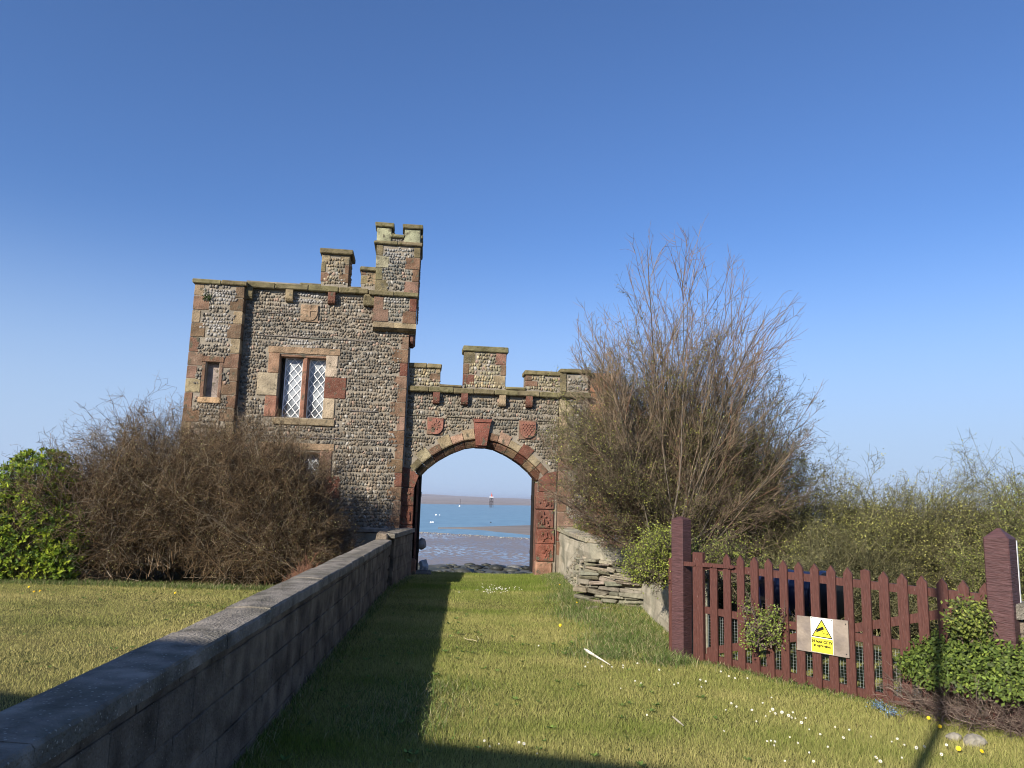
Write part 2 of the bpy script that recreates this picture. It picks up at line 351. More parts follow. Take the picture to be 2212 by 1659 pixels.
def corbel(parent, uc, ztop, yf, wd=.14, hh=.26, dp=.13, col=RED):
    mb = MB(); pts = [(yf, ztop), (yf-dp, ztop), (yf-dp, ztop-hh*.55), (yf-dp*.93, ztop-hh*.75), (yf-dp*.7, ztop-hh*.92), (yf-dp*.35, ztop-hh), (yf, ztop-hh)]
    n = len(pts); vs = [(uc-wd/2, y, z) for y, z in pts]+[(uc+wd/2, y, z) for y, z in pts]
    fs = [tuple(range(n)), tuple(range(2*n-1, n-1, -1))]+[(i, (i+1) % n, n+(i+1) % n, n+i) for i in range(n)]
    mb.add(vs, fs, vary(col, .1)); return mb.build('corbel', M['stone'], parent)
for uc, c_ in ((-5.03, OLV), (-4.20, BUFF), (-3.32, RED), (-2.55, OLV)): corbel(tower, uc, 5.87, TY, .15, .25, .14, c_)
# corner turret
tu = MB(); tu.box(-2.40, -1.53, KY, .52, 5.26, 5.86, g); tu.box(-2.41, -1.50, KY, .50, 5.9, 7.0, g); tu.box(-2.3, -1.6, KY+.04, .45, 6.9, 7.18, g)
turret = tu.build('corner_turret', M['mortar'], tower)
def in_tur(u_, z_):
    if z_ < 5.86: return (-2.20 if z_ > 5.56 else -2.10) < u_ < (-1.68 if z_ > 5.56 else -1.80)
    if z_ < 6.0: return False
    k = int((z_-5.93)/.27) % 2
    return (-2.16 if k == 0 else -2.28) < u_ < (-1.79 if k == 0 else -1.64)
cobbles('cobbles', turret, [(in_tur, -2.4, -1.5, 5.3, 6.96, KY, 'f'), (lambda a, b: True, -2.12, -1.86, 7.07, 7.18, KY+.04, 'f'), (lambda a, b: b < 5.8 or b > 5.95, -.2, .4, 5.4, 6.9, -1.50, 'r')], 5, tone=(.15, .14, .115), white=[(-2.0, 6.85, .35), (-2.0, 5.8, .2)])
mb = MB()
TQ = ((-2.42, -2.22, 5.54, 5.83, PINK), (-2.44, -2.10, 5.28, 5.56, PINK), (-1.66, -1.51, 5.54, 5.83, RED), (-1.80, -1.51, 5.26, 5.54, ORA),
    (-2.42, -2.14, 5.94, 6.20, OLV), (-2.42, -2.27, 6.20, 6.47, OLV), (-2.43, -2.15, 6.47, 6.74, (.27, .25, .16)), (-2.43, -2.29, 6.74, 6.99, OLV),
    (-1.80, -1.49, 5.94, 6.20, PINK), (-1.64, -1.49, 6.20, 6.47, ORA), (-1.80, -1.485, 6.47, 6.74, ORA), (-1.62, -1.485, 6.74, 6.99, OLV))
for test in (lambda q_: q_[0] < -2 and q_[2] > 5.9, lambda q_: q_[0] > -2 and q_[2] > 5.9, lambda q_: q_[0] < -2 and q_[2] < 5.9, lambda q_: q_[0] > -2 and q_[2] < 5.9):
    mb = MB()
    for (a, b, c, d, cc) in filter(test, TQ): mb.box(a, b, KY-.014, .1, c+.003, d-.003, vary(cc, .1), b=.01, j=.003)
    mb.build('quoins', M['stone'], turret)
mb = MB()
mb.box(-2.65, -2.40, TY-.14, TY+.02, 5.62, 5.86, OLV, b=.02)
mb.build('corbel', M['stone'], turret)
mb = MB()   # rounded base slab and brackets under the turret
pts = [(KY-.01, 5.27), (KY-.02, 5.16), (KY+.04, 5.12), (KY+.16, 5.09), (TY+.02, 5.06), (TY+.02, 5.27)]
n_ = len(pts)
for (a, b) in ((-2.42, -1.98), (-1.98, -1.50)):
    mb.add([(a+.002, y, z) for y, z in pts]+[(b-.002, y, z) for y, z in pts], [tuple(range(n_)), tuple(range(2*n_-1, n_-1, -1))]+[(i, (i+1) % n_, n_+(i+1) % n_, n_+i) for i in range(n_)], vary(BUFF, .1))
mb.box(-1.66, -1.51, TY+.02, .45, 4.88, 5.26, DRK, b=.05); mb.build('corbel_base', M['stone'], turret)
mb = MB(); cap(mb, -2.54, -1.48, KY-.07, .6, 5.84, 5.94, OLV, 2); mb.build('cornice', M['cap'], turret); mb = MB(); cap(mb, -2.49, -1.44, KY-.06, .58, 6.99, 7.07, OLV, 2)
cap(mb, -2.14, -1.84, KY-.02, .0, 7.17, 7.24, CAPC, 1); cap(mb, -1.52, -1.44, -.15, .2, 7.17, 7.24, CAPC, 1); mb.build('cornice', M['cap'], turret)
for (a, b) in ((-2.44, -2.13), (-1.85, -1.50)):
    for (y0, y1) in ((KY-.005, KY+.30), (.24, .54)):
        mb = MB(); mb.box(a, b, y0, y1, 7.06, 7.38, vary((.27, .26, .165), .08), b=.012, j=.004); pr = mb.build('merlon', M['stone'], turret)
        mb = MB(); cap(mb, a-.05, b+.05, y0-.05, y1+.05, 7.38, 7.48, CAPC, 1); mb.build('capstone', M['cap'], pr)

# shields
def shield_poly(u0, u1, z0, z1, n=9):
    w_ = (u1-u0)/2; c_ = (u0+u1)/2; h_ = z1-z0; L_ = []
    for i in range(n+1):
        t = i/n; L_.append((c_+w_*math.cos(t*math.pi/2)**.8*1.0, z1-h_*.42-h_*.58*math.sin(t*math.pi/2)))
    right = [(u1, z1)]+L_; left = [(2*c_-x, z) for x, z in reversed(L_[:-1])]+[(u0, z1)]
    return right+left
mb = MB(); mb.box(-3.95, -3.58, TY-.035, TY+.03, 5.22, 5.59, vary((.27, .185, .12)), b=.006); sh = mb.build('shield', M['stone'], tower)
mb = MB(); mb.prism(shield_poly(-3.93, -3.60, 5.24, 5.575), TY-.052, TY-.03, (.26, .18, .115)); mb.build('shield_face', M['stone'], sh)
mb = MB(); mb.box(-3.785, -3.745, TY-.066, TY-.05, 5.34, 5.55, (.29, .20, .13), b=.004); mb.box(-3.86, -3.67, TY-.067, TY-.051, 5.445, 5.48, (.29, .20, .13), b=.004)
for (x, z) in ((-3.765, 5.565), (-3.765, 5.33), (-3.87, 5.46), (-3.66, 5.46)): mb.box(x-.028, x+.028, TY-.065, TY-.052, z-.012, z+.012, (.29, .20, .13), b=.003)
mb.build('cross', M['stone'], sh)
for (a, b, c, d, cc, kind) in ((-1.17, -.82, 2.94, 3.31, (.25, .11, .08), 0), (.84, 1.20, 2.93, 3.31, (.21, .10, .07), 1)):
    mb = MB(); mb.box(a, b+.01, -.028, .03, c, d, PINK, b=.006) if kind == 0 else mb.box(a-.01, b+.01, -.022, .03, c-.02, d+.02, PINK, b=.006)
    sh = mb.build('shield', M['stone'], gate)
    mb = MB(); mb.prism(shield_poly(a+.01, b-.005, c+.01, d-.01), -.062, -.02, cc); mb.build('shield_face', M['stone'], sh)
    mb = MB(); uc = (a+b)/2; zc = (c+d)/2+.02
    if kind == 0:
        for k in range(9):
            t = 2*math.pi*k/9+.2; r0, r1 = .035, random.uniform(.10, .14)
            p = [(uc+r0*math.cos(t-.5), zc+r0*math.sin(t-.5)), (uc+r1*math.cos(t-.12), zc+r1*math.sin(t-.12)), (uc+r1*math.cos(t+.12), zc+r1*math.sin(t+.12)), (uc+r0*math.cos(t+.5), zc+r0*math.sin(t+.5))]
            mb.prism(p, -.078, -.06, vary((.25, .12, .085), .1))
        mb.build('carved_rays', M['stone'], sh)
    else:
        for r_ in range(7):
            for c_ in range(5):
                x = a+.055+c_*.062+(.03 if r_ % 2 else 0); z = d-.075-r_*.043
                lim = .155 if z > zc-.04 else .155-(zc-.04-z)*.9
                if abs(x-uc) < lim-.02: mb.prism([(x-.026, z-.012), (x+.012, z-.010), (x+.026, z+.014), (x-.010, z+.012)], -.080, -.06, (.24, .11, .078))
        mb.build('carved_lozenges', M['stone'], sh)

# windows of the tower
def window(z0, z1, cols, leaf_rows=6.5):
    u0, u1 = -4.31, -3.36
    wn = empty('window', (0, 0, 0)); wn.parent = tower
    mb = MB()
    mb.box(-4.56, -3.07, TY-.025, TY+.12, z1+.02, z1+.16, cols[0], b=.01, j=.003)
    # moulded head and chamfered jambs
    mb.box(u0, u1, TY+.01, TY+.20, z1-.05, z1+.02, (.22, .13, .085), b=.012)
    for (a, b, cc, zz0, zz1) in ((-4.54, u0, cols[1], z0+.92, z1+.016), (-4.73, u0-.01, cols[2], z0+.44, z0+.916), (-4.55, u0, cols[3], z0, z0+.436),
                                 (u1, -3.11, cols[4], z0+.88, z1+.016), (u1, -2.91, cols[5], z0+.43, z0+.876), (u1, -3.12, cols[6], z0, z0+.426)):
        mb.box(a, b, TY-.022-random.uniform(0, .008), TY+.24, zz0, zz1, vary(cc, .06), b=.012, j=.003)
    mb.build('surround', M['stone'], wn)
    mb = MB(); mb.box(-4.36, -3.10, TY-.05, TY+.22, z0-.16, z0-.02, vary(BUFF, .05), b=.014, j=.003); mb.build('sill', M['stone'], wn)
    mb = MB(); uc = -3.785
    mb.add([(uc-.065, TY+.2, z0-.02), (uc-.065, TY+.09, z0-.02), (uc-.03, TY+.03, z0-.02), (uc+.03, TY+.03, z0-.02), (uc+.065, TY+.09, z0-.02), (uc+.065, TY+.2, z0-.02),
            (uc-.065, TY+.2, z1), (uc-.065, TY+.09, z1), (uc-.03, TY+.03, z1), (uc+.03, TY+.03, z1), (uc+.065, TY+.09, z1), (uc+.065, TY+.2, z1)],
           [(i, (i+1) % 6, 6+(i+1) % 6, 6+i) for i in range(6)], (.24, .12, .08)); mb.build('mullion', M['stone'], wn)
    for (a, b) in ((u0+.09, uc-.065), (uc+.065, u1+.0)):
        y = TY+.19; t = .018
        mb = MB()
        for bx in ((a, a+t, z0, z1-.05), (b-t, b, z0, z1-.05), (a+t, b-t, z0, z0+t), (a+t, b-t, z1-.05-t, z1-.05)): mb.box(bx[0], bx[1], y-.02, y+.01, bx[2], bx[3], (.8, .8, .8))
        cs = mb.build('casement', M['white'], wn)
        mb = MB(); mb.box(a, b, y+.012, y+.02, z0, z1-.05); mb.build('pane', M['glass'], cs)
        # lattice of diagonal leads
        mb = MB(); W_ = b-a-2*t; H_ = z1-.05-z0-2*t; px = W_/2; pz = H_/(leaf_rows-.5)*1.0; hw = .0075
        def clipseg(x0, zz0, x1, zz1):
            pts_ = []
            t0, t1 = 0., 1.; dx = x1-x0; dz = zz1-zz0
            for p_, q_ in ((-dx, x0), (dx, W_-x0), (-dz, zz0), (dz, H_-zz0)):
                if p_ == 0:
                    if q_ < 0: return None
                else:
                    r_ = q_/p_
                    if p_ < 0: t0 = max(t0, r_)
                    else: t1 = min(t1, r_)
            return None if t0 >= t1 else (x0+dx*t0, zz0+dz*t0, x0+dx*t1, zz0+dz*t1)
        sl_ = pz*2/px/2*1.0
        for sgn in (1, -1):
            k = -W_*sl_-H_
            zc = -math.ceil((W_*sl_)/pz+2)*pz
            while zc < H_+W_*sl_+pz:
                sg = clipseg(0, zc if sgn > 0 else zc, W_, zc+sgn*sl_*W_)
                if sg:
                    d_ = Vector((sg[2]-sg[0], 0, sg[3]-sg[1])); n__ = Vector((-d_.z, 0, d_.x)).normalized()*hw
                    yy = y-.006 if sgn > 0 else y-.002
                    p_ = [Vector((a+t+sg[0], yy, z0+t+sg[1])), Vector((a+t+sg[2], yy, z0+t+sg[3]))]
                    vs = [p_[0]-n__, p_[1]-n__, p_[1]+n__, p_[0]+n__]
                    mb.add(vs+[v+Vector((0, .008, 0)) for v in vs], [(0, 1, 2, 3), (7, 6, 5, 4), (0, 1, 5, 4), (1, 2, 6, 5), (2, 3, 7, 6), (3, 0, 4, 7)], (.8, .8, .8))
                zc += pz
        mb.build('leading', M['whitelead'], cs)
    return wn
window(3.17, 4.50, [(.27, .185, .115), (.27, .17, .105), (.30, .25, .165), (.24, .12, .08), (.38, .30, .22), RED, (.38, .30, .20)])
lw = window(1.10, 2.48, [(.27, .185, .115), (.27, .17, .105), ORA, ORA, PINK, RED, ORA])
mb = MB(); mb.box(-3.60, -3.42, TY+.02, TY+.06, 1.42, 1.60, (.8, .8, .8), b=.01); mb.box(-3.53, -3.49, TY+.02, TY+.05, 1.60, 1.64, (.8, .8, .8)); mb.build('notice', M['white'], lw)
# niche of the left turret
mb = MB()
mb.box(-5.82, -5.38, LY-.03, LY+.05, 4.22, 4.34, ORA, b=.01); mb.box(-5.83, -5.37, LY-.04, LY+.07, 3.37, 3.49, (.38, .25, .14), b=.012)
mb.box(-5.80, -5.73, LY-.02, LY+.14, 3.49, 4.22, ORA, b=.01); mb.box(-5.46, -5.39, LY-.02, LY+.14, 3.49, 4.22, PINK, b=.01)
mb.box(-5.73, -5.46, LY+.12, LY+.17, 3.49, 4.22, (.27, .22, .19)); mb.build('niche', M['stone'], tower)
# tuft growing from the tower's joint
# --- gateway
HI = [(0, 2.735), (.33, 2.675), (.62, 2.55), (.885, 2.39), (1.10, 2.215), (1.27, 2.03)]
hs = [0]
for i in range(1, len(HI)): hs.append(hs[-1]+math.dist(HI[i], HI[i-1]))
def intr(t):
    """half arch, t 0 at the apex, 1 at the springing"""
    s_ = t*hs[-1]; return float(np.interp(s_, hs, [p[0] for p in HI])), float(np.interp(s_, hs, [p[1] for p in HI]))
def intn(t):
    a, b = intr(max(0, t-.06)), intr(min(1, t+.06)); d = Vector((b[0]-a[0], b[1]-a[1])).normalized(); return -d.y, d.x
TS = np.linspace(0, 1, 13)
def offs(t, d=.20):
    p, q_ = intr(t), intn(t)
    return (0 if t == 0 else min(1.62, p[0]+abs(q_[0])*d), p[1]+abs(q_[1])*d)
pl = [(-1.39, 0), (-1.62, 0), (-1.62, 4.0), (1.70, 4.0), (1.70, 0), (1.30, 0), (1.30, 2.03)]+[offs(t) for t in TS[::-1][1:]]+[(-offs(t)[0], offs(t)[1]) for t in TS[1:-1]]+[(-1.39, 2.03)]
pl = [(x, z if z > 0.01 else -.6) for x, z in pl]
bm = bmesh.new(); f0 = bm.faces.new([bm.verts.new((x, 0, z)) for x, z in pl]); ex = bmesh.ops.extrude_face_region(bm, geom=[f0])
bmesh.ops.translate(bm, verts=[v for v in ex['geom'] if isinstance(v, bmesh.types.BMVert)], vec=(0, .5, 0))
bmesh.ops.recalc_face_normals(bm, faces=bm.faces); bmesh.ops.triangulate(bm, faces=[f for f in bm.faces if len(f.verts) > 4])
me = bpy.data.meshes.new('wall'); bm.to_mesh(me); bm.free(); link_mesh('wall', me, M['mortar'], gate)
EX = []
def ext_at(u_):
    t = min(1, abs(u_)/1.27); b_ = np.interp(abs(u_), [p[0] for p in HI], [p[1] for p in HI]); return b_
def in_gate(u_, z_):
    if -.24 < u_ < .27 and 2.7 < z_ < 3.33: return False
    if -1.2 < u_ < -.8 and 2.9 < z_ < 3.34 or .8 < u_ < 1.23 and 2.9 < z_ < 3.34: return False
    if z_ < 2.05: return abs(u_) > 1.68
    px_, pz_ = abs(u_), z_
    dmin = min(math.dist((px_, pz_), intr(t)) for t in TS)
    if dmin < .40 or pz_ < np.interp(px_, [p[0] for p in HI]+[1.7], [p[1] for p in HI]+[2.15]): return False
    return True
cobbles('cobbles', gate, [(in_gate, -1.62, 1.72, 2.05, 3.84, 0, 'f')], 8, tone=(.160, .138, .102))
for (a, b, z_) in ((-1.6, -1.2, 3.335), (-.78, -.45, 3.335), (-.44, -.22, 3.33), (.27, .8, 3.33), (1.22, 1.45, 3.325), (1.46, 1.70, 3.325), (-1.6, -1.30, 2.86), (1.35, 1.7, 2.83)):
    bd = MB(); bd.box(a, b, -.035, .02, z_, z_+.022, vary((.19, .165, .12), .15), b=.004, j=.003); bd.build('slate_course', M['stone'], gate)
# voussoirs
NV = 6
for side in (-1, 1):
    for k in range(NV):
        t0 = .06+.94*k/NV; t1 = .06+.94*(k+1)/NV
        L_ = (.40 if k % 2 == (1 if side > 0 else 0) else .325)+random.uniform(-.012, .012)
        if k == NV-1: L_ = .31
        cc = vary([BUFF, (.31, .20, .13), BUFF, RED if side > 0 else BRN, (.32, .26, .16), ORA if side > 0 else OLV][k], .1)
        if side > 0 and k == 0: cc = ORA
        sec = [(.0, .50), (.0, .13), (.035, .10), (.11, .045), (.125, .06), (.15, .055), (.165, -.012), (.19, -.024), (L_, -.024), (L_, .08)]
        sub = 3; vs = []; vb = MB()
        for i in range(sub+1):
            t = t0+(t1-t0)*i/sub+(.004 if i == 0 else -.004 if i == sub else 0); p = intr(t); nn_ = intn(t)
            for (d_, y_) in sec: vs.append((side*(p[0]+nn_[0]*-d_*(-1)), y_+random.uniform(-.002, .002), p[1]+nn_[1]*d_) if False else (side*(p[0]+abs(nn_[0])*d_), y_, p[1]+abs(nn_[1])*d_))
        ns = len(sec); fs = []
        for i in range(sub):
            for j in range(ns-1): fs.append((i*ns+j, i*ns+j+1, (i+1)*ns+j+1, (i+1)*ns+j))
        fs += [tuple(range(ns)), tuple(sub*ns+j for j in range(ns))]
        b0 = 0; vb.add(vs, fs, cc)
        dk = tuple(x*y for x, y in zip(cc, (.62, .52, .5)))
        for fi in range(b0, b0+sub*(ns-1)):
            if (fi-b0) % (ns-1) < 6: vb.c[fi] = dk       # the moulded inner order takes a darker, redder tint of the block colour
        vb.build('voussoir', M['stone'], gate)
kb = MB(); kb.prism([(-.10, 2.74), (.125, 2.74), (.20, 3.24), (-.165, 3.24)], -.085, .06, (.18, .07, .05)); kb.prism([(-.165, 3.242), (.20, 3.242), (.235, 3.31), (-.20, 3.31)], -.11, .06, (.185, .072, .052))
kb.prism([(-.09, 2.705), (.115, 2.705), (.15, 3.0), (-.13, 3.0)], -.04, .49, (.14, .058, .042)); kb.build('keystone', M['stone'], gate)
# jambs
for side in (-1, 1):
    jb = MB()
    jb.prism([(side*(1.30 if side > 0 else 1.38), 1.80), (side*1.67, 1.80), (side*1.68, 2.24), (side*1.46, 2.19), (side*1.30, 2.05)][::side], -.03, .14, RED)
    z = 0.32
    for k, (hh, over) in enumerate(((.36, 0), (.33, .0), (.40, .02), (.40, .03))):
        c_ = vary(random.choice([RED, (.19, .075, .05), (.155, .06, .042)]), .1); e = random.uniform(-.015, .02)
        x0, x1 = (1.285 if side > 0 else 1.385)+e-over, 1.67-random.uniform(0, .03)
        z1_ = min(z+hh, 1.79); jb.box(side*x0, side*x1, -.035-random.uniform(0, .02), .16, z+.006, z1_-.006, c_, b=.014, j=.006)
        # weathered relief on the block
        for _ in range(9):
            a = random.uniform(x0+.05, x1-.08); zz = random.uniform(z+.05, z1_-.09); jb.box(side*a, side*(a+random.uniform(.02, .06)), -.066, -.03, zz, zz+random.uniform(.02, .12), vary(c_, .12), b=.008, j=.010)
        z = z1_
    jb.box(side*1.27, side*1.63, -.05, .18, -.1, .315, (.27, .15, .10), b=.03, j=.015)
    jb.box(side*1.285, side*1.33, .165, .50, -.1, 1.98, DRK, b=.004)
    jb.build('jamb', M['stone'], gate)
# parapet of the gateway
pp = MB()
for (a, b, z1_) in ((-1.62, -.94, 4.38), (-.94, -.42, 3.99), (-.42, .505, 4.80), (.505, .96, 3.99), (.96, 1.74, 4.34)): pp.box(a, b, -.005, .38, 3.9, z1_, g)
pp.build('parapet', M['mortar'], gate)
mb = MB()
def in_par(u_, z_):
    if z_ < 4.02: return False
    if -.42 < u_ < .5:
        k = int((z_-4.06)/.25) % 2; e = .25 if k == 0 else .13
        return z_ < 4.14 or (-.42+e < u_ < .5-e)
    if u_ < -.93: return z_ < 4.36 and not (u_ > -1.16 and 4.14 < z_ < 4.27) and not (u_ > -1.02 and z_ > 4.25)
    if u_ > .96: return z_ < 4.32 and not (u_ < 1.23 and 4.1 < z_ < 4.22) and not (u_ < 1.10 and z_ > 4.2)
    return False
cobbles('cobbles', gate, [(in_par, -1.6, 1.72, 3.98, 4.78, -.005, 'f')], 21, tone=(.24, .205, .13))
PQ = ((-.43, -.18, 4.54, 4.79, OLV), (-.43, -.31, 4.30, 4.53, BRN), (-.43, -.19, 4.06, 4.29, RED), (.27, .51, 4.54, 4.79, (.22, .12, .085)), (.39, .51, 4.30, 4.53, BRN), (.26, .50, 4.05, 4.29, BUFF),
                         (-1.16, -.93, 4.13, 4.27, BRN), (-1.03, -.93, 4.275, 4.37, BUFF), (.955, 1.09, 4.21, 4.33, BRN), (.955, 1.22, 4.09, 4.205, ORA))
for lo_, hi_ in ((-2, -.9), (-.5, 0), (0, .6), (.9, 2)):
    mb = MB()
    for (a, b, c, d, cc) in PQ:
        if lo_ < a < hi_: mb.box(a, b, -.02, .2, c, d, vary(cc, .1), b=.010, j=.004)
    mb.build('quoins', M['stone'], gate)
mb = MB(); cap(mb, -1.62, 1.72, -.12, .45, 3.85, 3.97, OLV, 7); mb.build('cornice', M['cap'], gate)
for a_ in ((-.94, -.44, -.03, .4, 3.985, 4.05, CAPC, 1), (.51, .97, -.03, .4, 3.985, 4.05, CAPC, 1), (-1.62, -.90, -.05, .42, 4.38, 4.48, CAPC, 2), (-.46, .55, -.06, .44, 4.80, 4.92, CAPC, 1), (.92, 1.74, -.05, .42, 4.34, 4.44, CAPC, 1)):
    mb = MB(); cap(mb, *a_); mb.build('capstone', M['cap'], gate)
for uc, cc in ((-1.0, RED), (-.39, RED), (.44, BUFF), (1.03, RED)): corbel(gate, uc, 3.85, 0, .14, .25, .13, cc)
# right wing of the gateway, behind the tall bush
wg = MB(); wg.box(1.72, 2.35, -.06, 1.5, -.6, 4.40, g); wg.build('pier', M['mortar'], gate)
cobbles('cobbles', gate, [(lambda u_, z_: u_ > 2.0+(.08 if int(z_/.3) % 2 else -.06) or (z_ > 4.0 and u_ > 1.88), 1.74, 2.33, .6, 4.38, -.06, 'f')], 31, tone=(.18, .16, .125))
mb = MB(); quoins(mb, 1.715, -1, .45, 3.84, -.06, .1, [PINK, ORA, BUFF, RED], wl=.33, ws=.20, h=.30); mb.box(1.72, 1.86, -.085, .1, 4.0, 4.42, OLV, b=.012); mb.build('quoins', M['stone'], gate)
mb = MB(); cap(mb, 1.70, 2.40, -.17, .5, 3.86, 3.99, OLV, 1); cap(mb, 1.70, 2.42, -.12, 1.6, 4.42, 4.51, CAPC, 1); mb.build('cornice', M['cap'], gate)
mb = MB(); z = .0; r_ = 0
while z < 4.45:
    x = 2.36-(.0 if r_ % 2 else .12); h_ = .115
    while x < 2.95:
        l_ = .235; mb.box(max(x, 2.36), min(x+l_-.010, 3.0), .02+random.uniform(-.006, .004), .3, z, z+h_-.012, vary(random.choice([(.30, .15, .085), (.26, .13, .075), (.33, .18, .11)]), .12), b=.004)
        x += l_
    z += h_; r_ += 1
mb.box(2.35, 2.99, .032, 1.4, -.6, 4.44, (.30, .2, .13)); mb.build('brickwork', M['stone'], gate)
# open wooden door leaves, seen edge on
for (a, b, yb) in ((-1.39, -1.225, .62), (1.255, 1.30, .80)):
    mb = MB(); mb.box(a, b, .502, yb, .04, 2.10, (.02, .02, .02), b=.01, j=.006)
    for z_ in (.4, 1.6): mb.box(a-.012, b+.012, .56, yb-.06, z_, z_+.12, (.02, .02, .02), b=.01)
    mb.build('door_leaf', M['darkwood'], gate)
st = MB(); st.box(-1.62, -.93, .05, .75, -.2, .03, (.16, .145, .12), b=.02, j=.01); o = st.build('doorstep', M['stone'], gate)
# pale stone lying against the left door leaf
def lump(name, c, r, colr, mt, seed, parent=None, sub=2, rough=.18):
    rr = random.Random(seed); bm = bmesh.new(); bmesh.ops.create_icosphere(bm, subdivisions=sub, radius=1)
    ph = [rr.uniform(0, 6.3) for _ in range(6)]
    for v in bm.verts:
        k = 1+rough*(math.sin(v.co.x*3.1+ph[0])*math.cos(v.co.y*2.7+ph[1])+.6*math.sin(v.co.z*4.3+ph[2]+v.co.x*2))
        v.co = Vector((v.co.x*r[0]*k, v.co.y*r[1]*k, v.co.z*r[2]*k))
    me = bpy.data.meshes.new(name); bm.to_mesh(me); bm.free(); ca = me.color_attributes.new('Col', 'FLOAT_COLOR', 'POINT')
    for d_ in ca.data: d_.color = (*colr, 1)
    o = link_mesh(name, me, mt, parent); o.location = c; return o
pst = lump('boulder', W(-1.17, .72, .58), (.13, .11, .12), (.30, .29, .28), M['slab'], 4)
tag(pst, 'small pale rounded stone in the shade inside the left jamb of the arch', 'stone')
pc = lump('plastic_sack', W(-1.10, .80, .10), (.10, .10, .17), (.35, .42, .48), M['slab'], 9, rough=.3)
tag(pc, 'small crumpled pale blue sack at the foot of the left arch jamb', 'sack')

# ------------------------------------------------------------------ ground, beach, sea
def vnoise(x, y, s=1.0, seed=0):
    x = np.asarray(x)*s; y = np.asarray(y)*s; r = np.random.default_rng(seed).uniform(0, 6.28, (5, 3)); o = 0
    for k, (a, b, c) in enumerate(r): o = o+np.sin(x*(.7+.45*k)*math.cos(a)+y*(.7+.45*k)*math.sin(a)+b)*np.cos(y*(.5+.3*k)+c)/(1+.5*k)
    return o/2.2
def wallx(y):   # foot of the low wall on the right of the path
    return np.interp(y, [7.9, 11.35, 11.95, 14.0, 16.5], [1.93, 1.98, 1.30, 1.17, 1.10])
def gh(x, y):
    x = np.asarray(x, float); y = np.asarray(y, float)
    z = .018*vnoise(x, y, 1.3, 5)
    mound = np.exp(-((x-wallx(y)-.05)/.55)**2)*np.interp(y, [7, 9, 11, 15.5, 17], [0, .03, .10, .12, .06])
    return z+mound-.02*np.clip(y-15.8, 0, 1)
xs = np.concatenate([np.linspace(-60, -12, 14), np.linspace(-11.5, 8, 100), np.linspace(9, 60, 14)]); ys = np.concatenate([np.linspace(-40, 2, 12), np.linspace(2.5, 16.9, 90)])
def grid(name, xs, ys, zf, mt, **k):
    X, Y = np.meshgrid(xs, ys); Z = zf(X, Y); V = np.stack([X, Y, Z], -1).reshape(-1, 3); nx, ny = len(xs), len(ys)
    I = np.arange(nx*ny).reshape(ny, nx); Fq = np.stack([I[:-1, :-1], I[:-1, 1:], I[1:, 1:], I[1:, :-1]], -1).reshape(-1, 4)
    return tag(np_mesh(name, V, Fq, np.full((len(V), 3), .5), mt, None, True), **k)
grid('ground', xs, ys, gh, M['soil'], kind='structure')
beachm = mat('beach_stones', (.10, .095, .075), nscale=1.5, namp=.5, bump=1, bscale=6, rough=.7, c2=(.04, .045, .03), n2=.8)
def bh(X, Y):
    z = np.interp(Y, [16.9, 17.6, 19.5, 26, 47, 52], [-.03, -.25, -1.15, -1.75, -2.42, -2.75])
    return z+.10*vnoise(X, Y, 2.2, 9)*np.clip((Y-17.2)/3, 0, 1)
grid('beach', np.linspace(-70, 70, 160), np.concatenate([np.linspace(16.9, 20, 14), np.linspace(20.5, 52, 60)]), bh, beachm, kind='structure')

def mudmat():
    m_ = bpy.data.materials.new('wet_mud'); m_.use_nodes = True; N = m_.node_tree.nodes; L = m_.node_tree.links; b = N['Principled BSDF']
    g_ = N.new('ShaderNodeNewGeometry'); mp = N.new('ShaderNodeMapping'); mp.inputs['Scale'].default_value = (1.1, .55, 1); L.new(g_.outputs['Position'], mp.inputs[0])
    n1 = N.new('ShaderNodeTexNoise'); n1.inputs['Scale'].default_value = 2.4; n1.inputs['Detail'].default_value = 5; L.new(mp.outputs[0], n1.inputs[0])
    n2 = N.new('ShaderNodeTexNoise'); n2.inputs['Scale'].default_value = .12; n2.inputs['Detail'].default_value = 3; L.new(mp.outputs[0], n2.inputs[0])
    r = N.new('ShaderNodeMapRange'); r.inputs[1].default_value = .45; r.inputs[2].default_value = .56; L.new(n1.outputs[0], r.inputs[0])
    r2 = N.new('ShaderNodeMapRange'); r2.inputs[1].default_value = .3; r2.inputs[2].default_value = .6; L.new(n2.outputs[0], r2.inputs[0])
    mu = N.new('ShaderNodeMath'); mu.operation = 'MULTIPLY'; L.new(r.outputs[0], mu.inputs[0]); L.new(r2.outputs[0], mu.inputs[1])
    mx = N.new('ShaderNodeMix'); mx.data_type = 'RGBA'; mx.inputs[6].default_value = (.21, .185, .180, 1); mx.inputs[7].default_value = (.15, .162, .19, 1); L.new(mu.outputs[0], mx.inputs[0]); L.new(mx.outputs[2], b.inputs[0])
    rr = N.new('ShaderNodeMapRange'); rr.inputs[3].default_value = .75; rr.inputs[4].default_value = .12; L.new(mu.outputs[0], rr.inputs[0]); L.new(rr.outputs[0], b.inputs['Roughness'])
    bp = N.new('ShaderNodeBump'); bp.inputs['Strength'].default_value = .6; bp.inputs['Distance'].default_value = .05; L.new(n1.outputs[0], bp.inputs['Height']); L.new(bp.outputs[0], b.inputs['Normal'])
    return m_
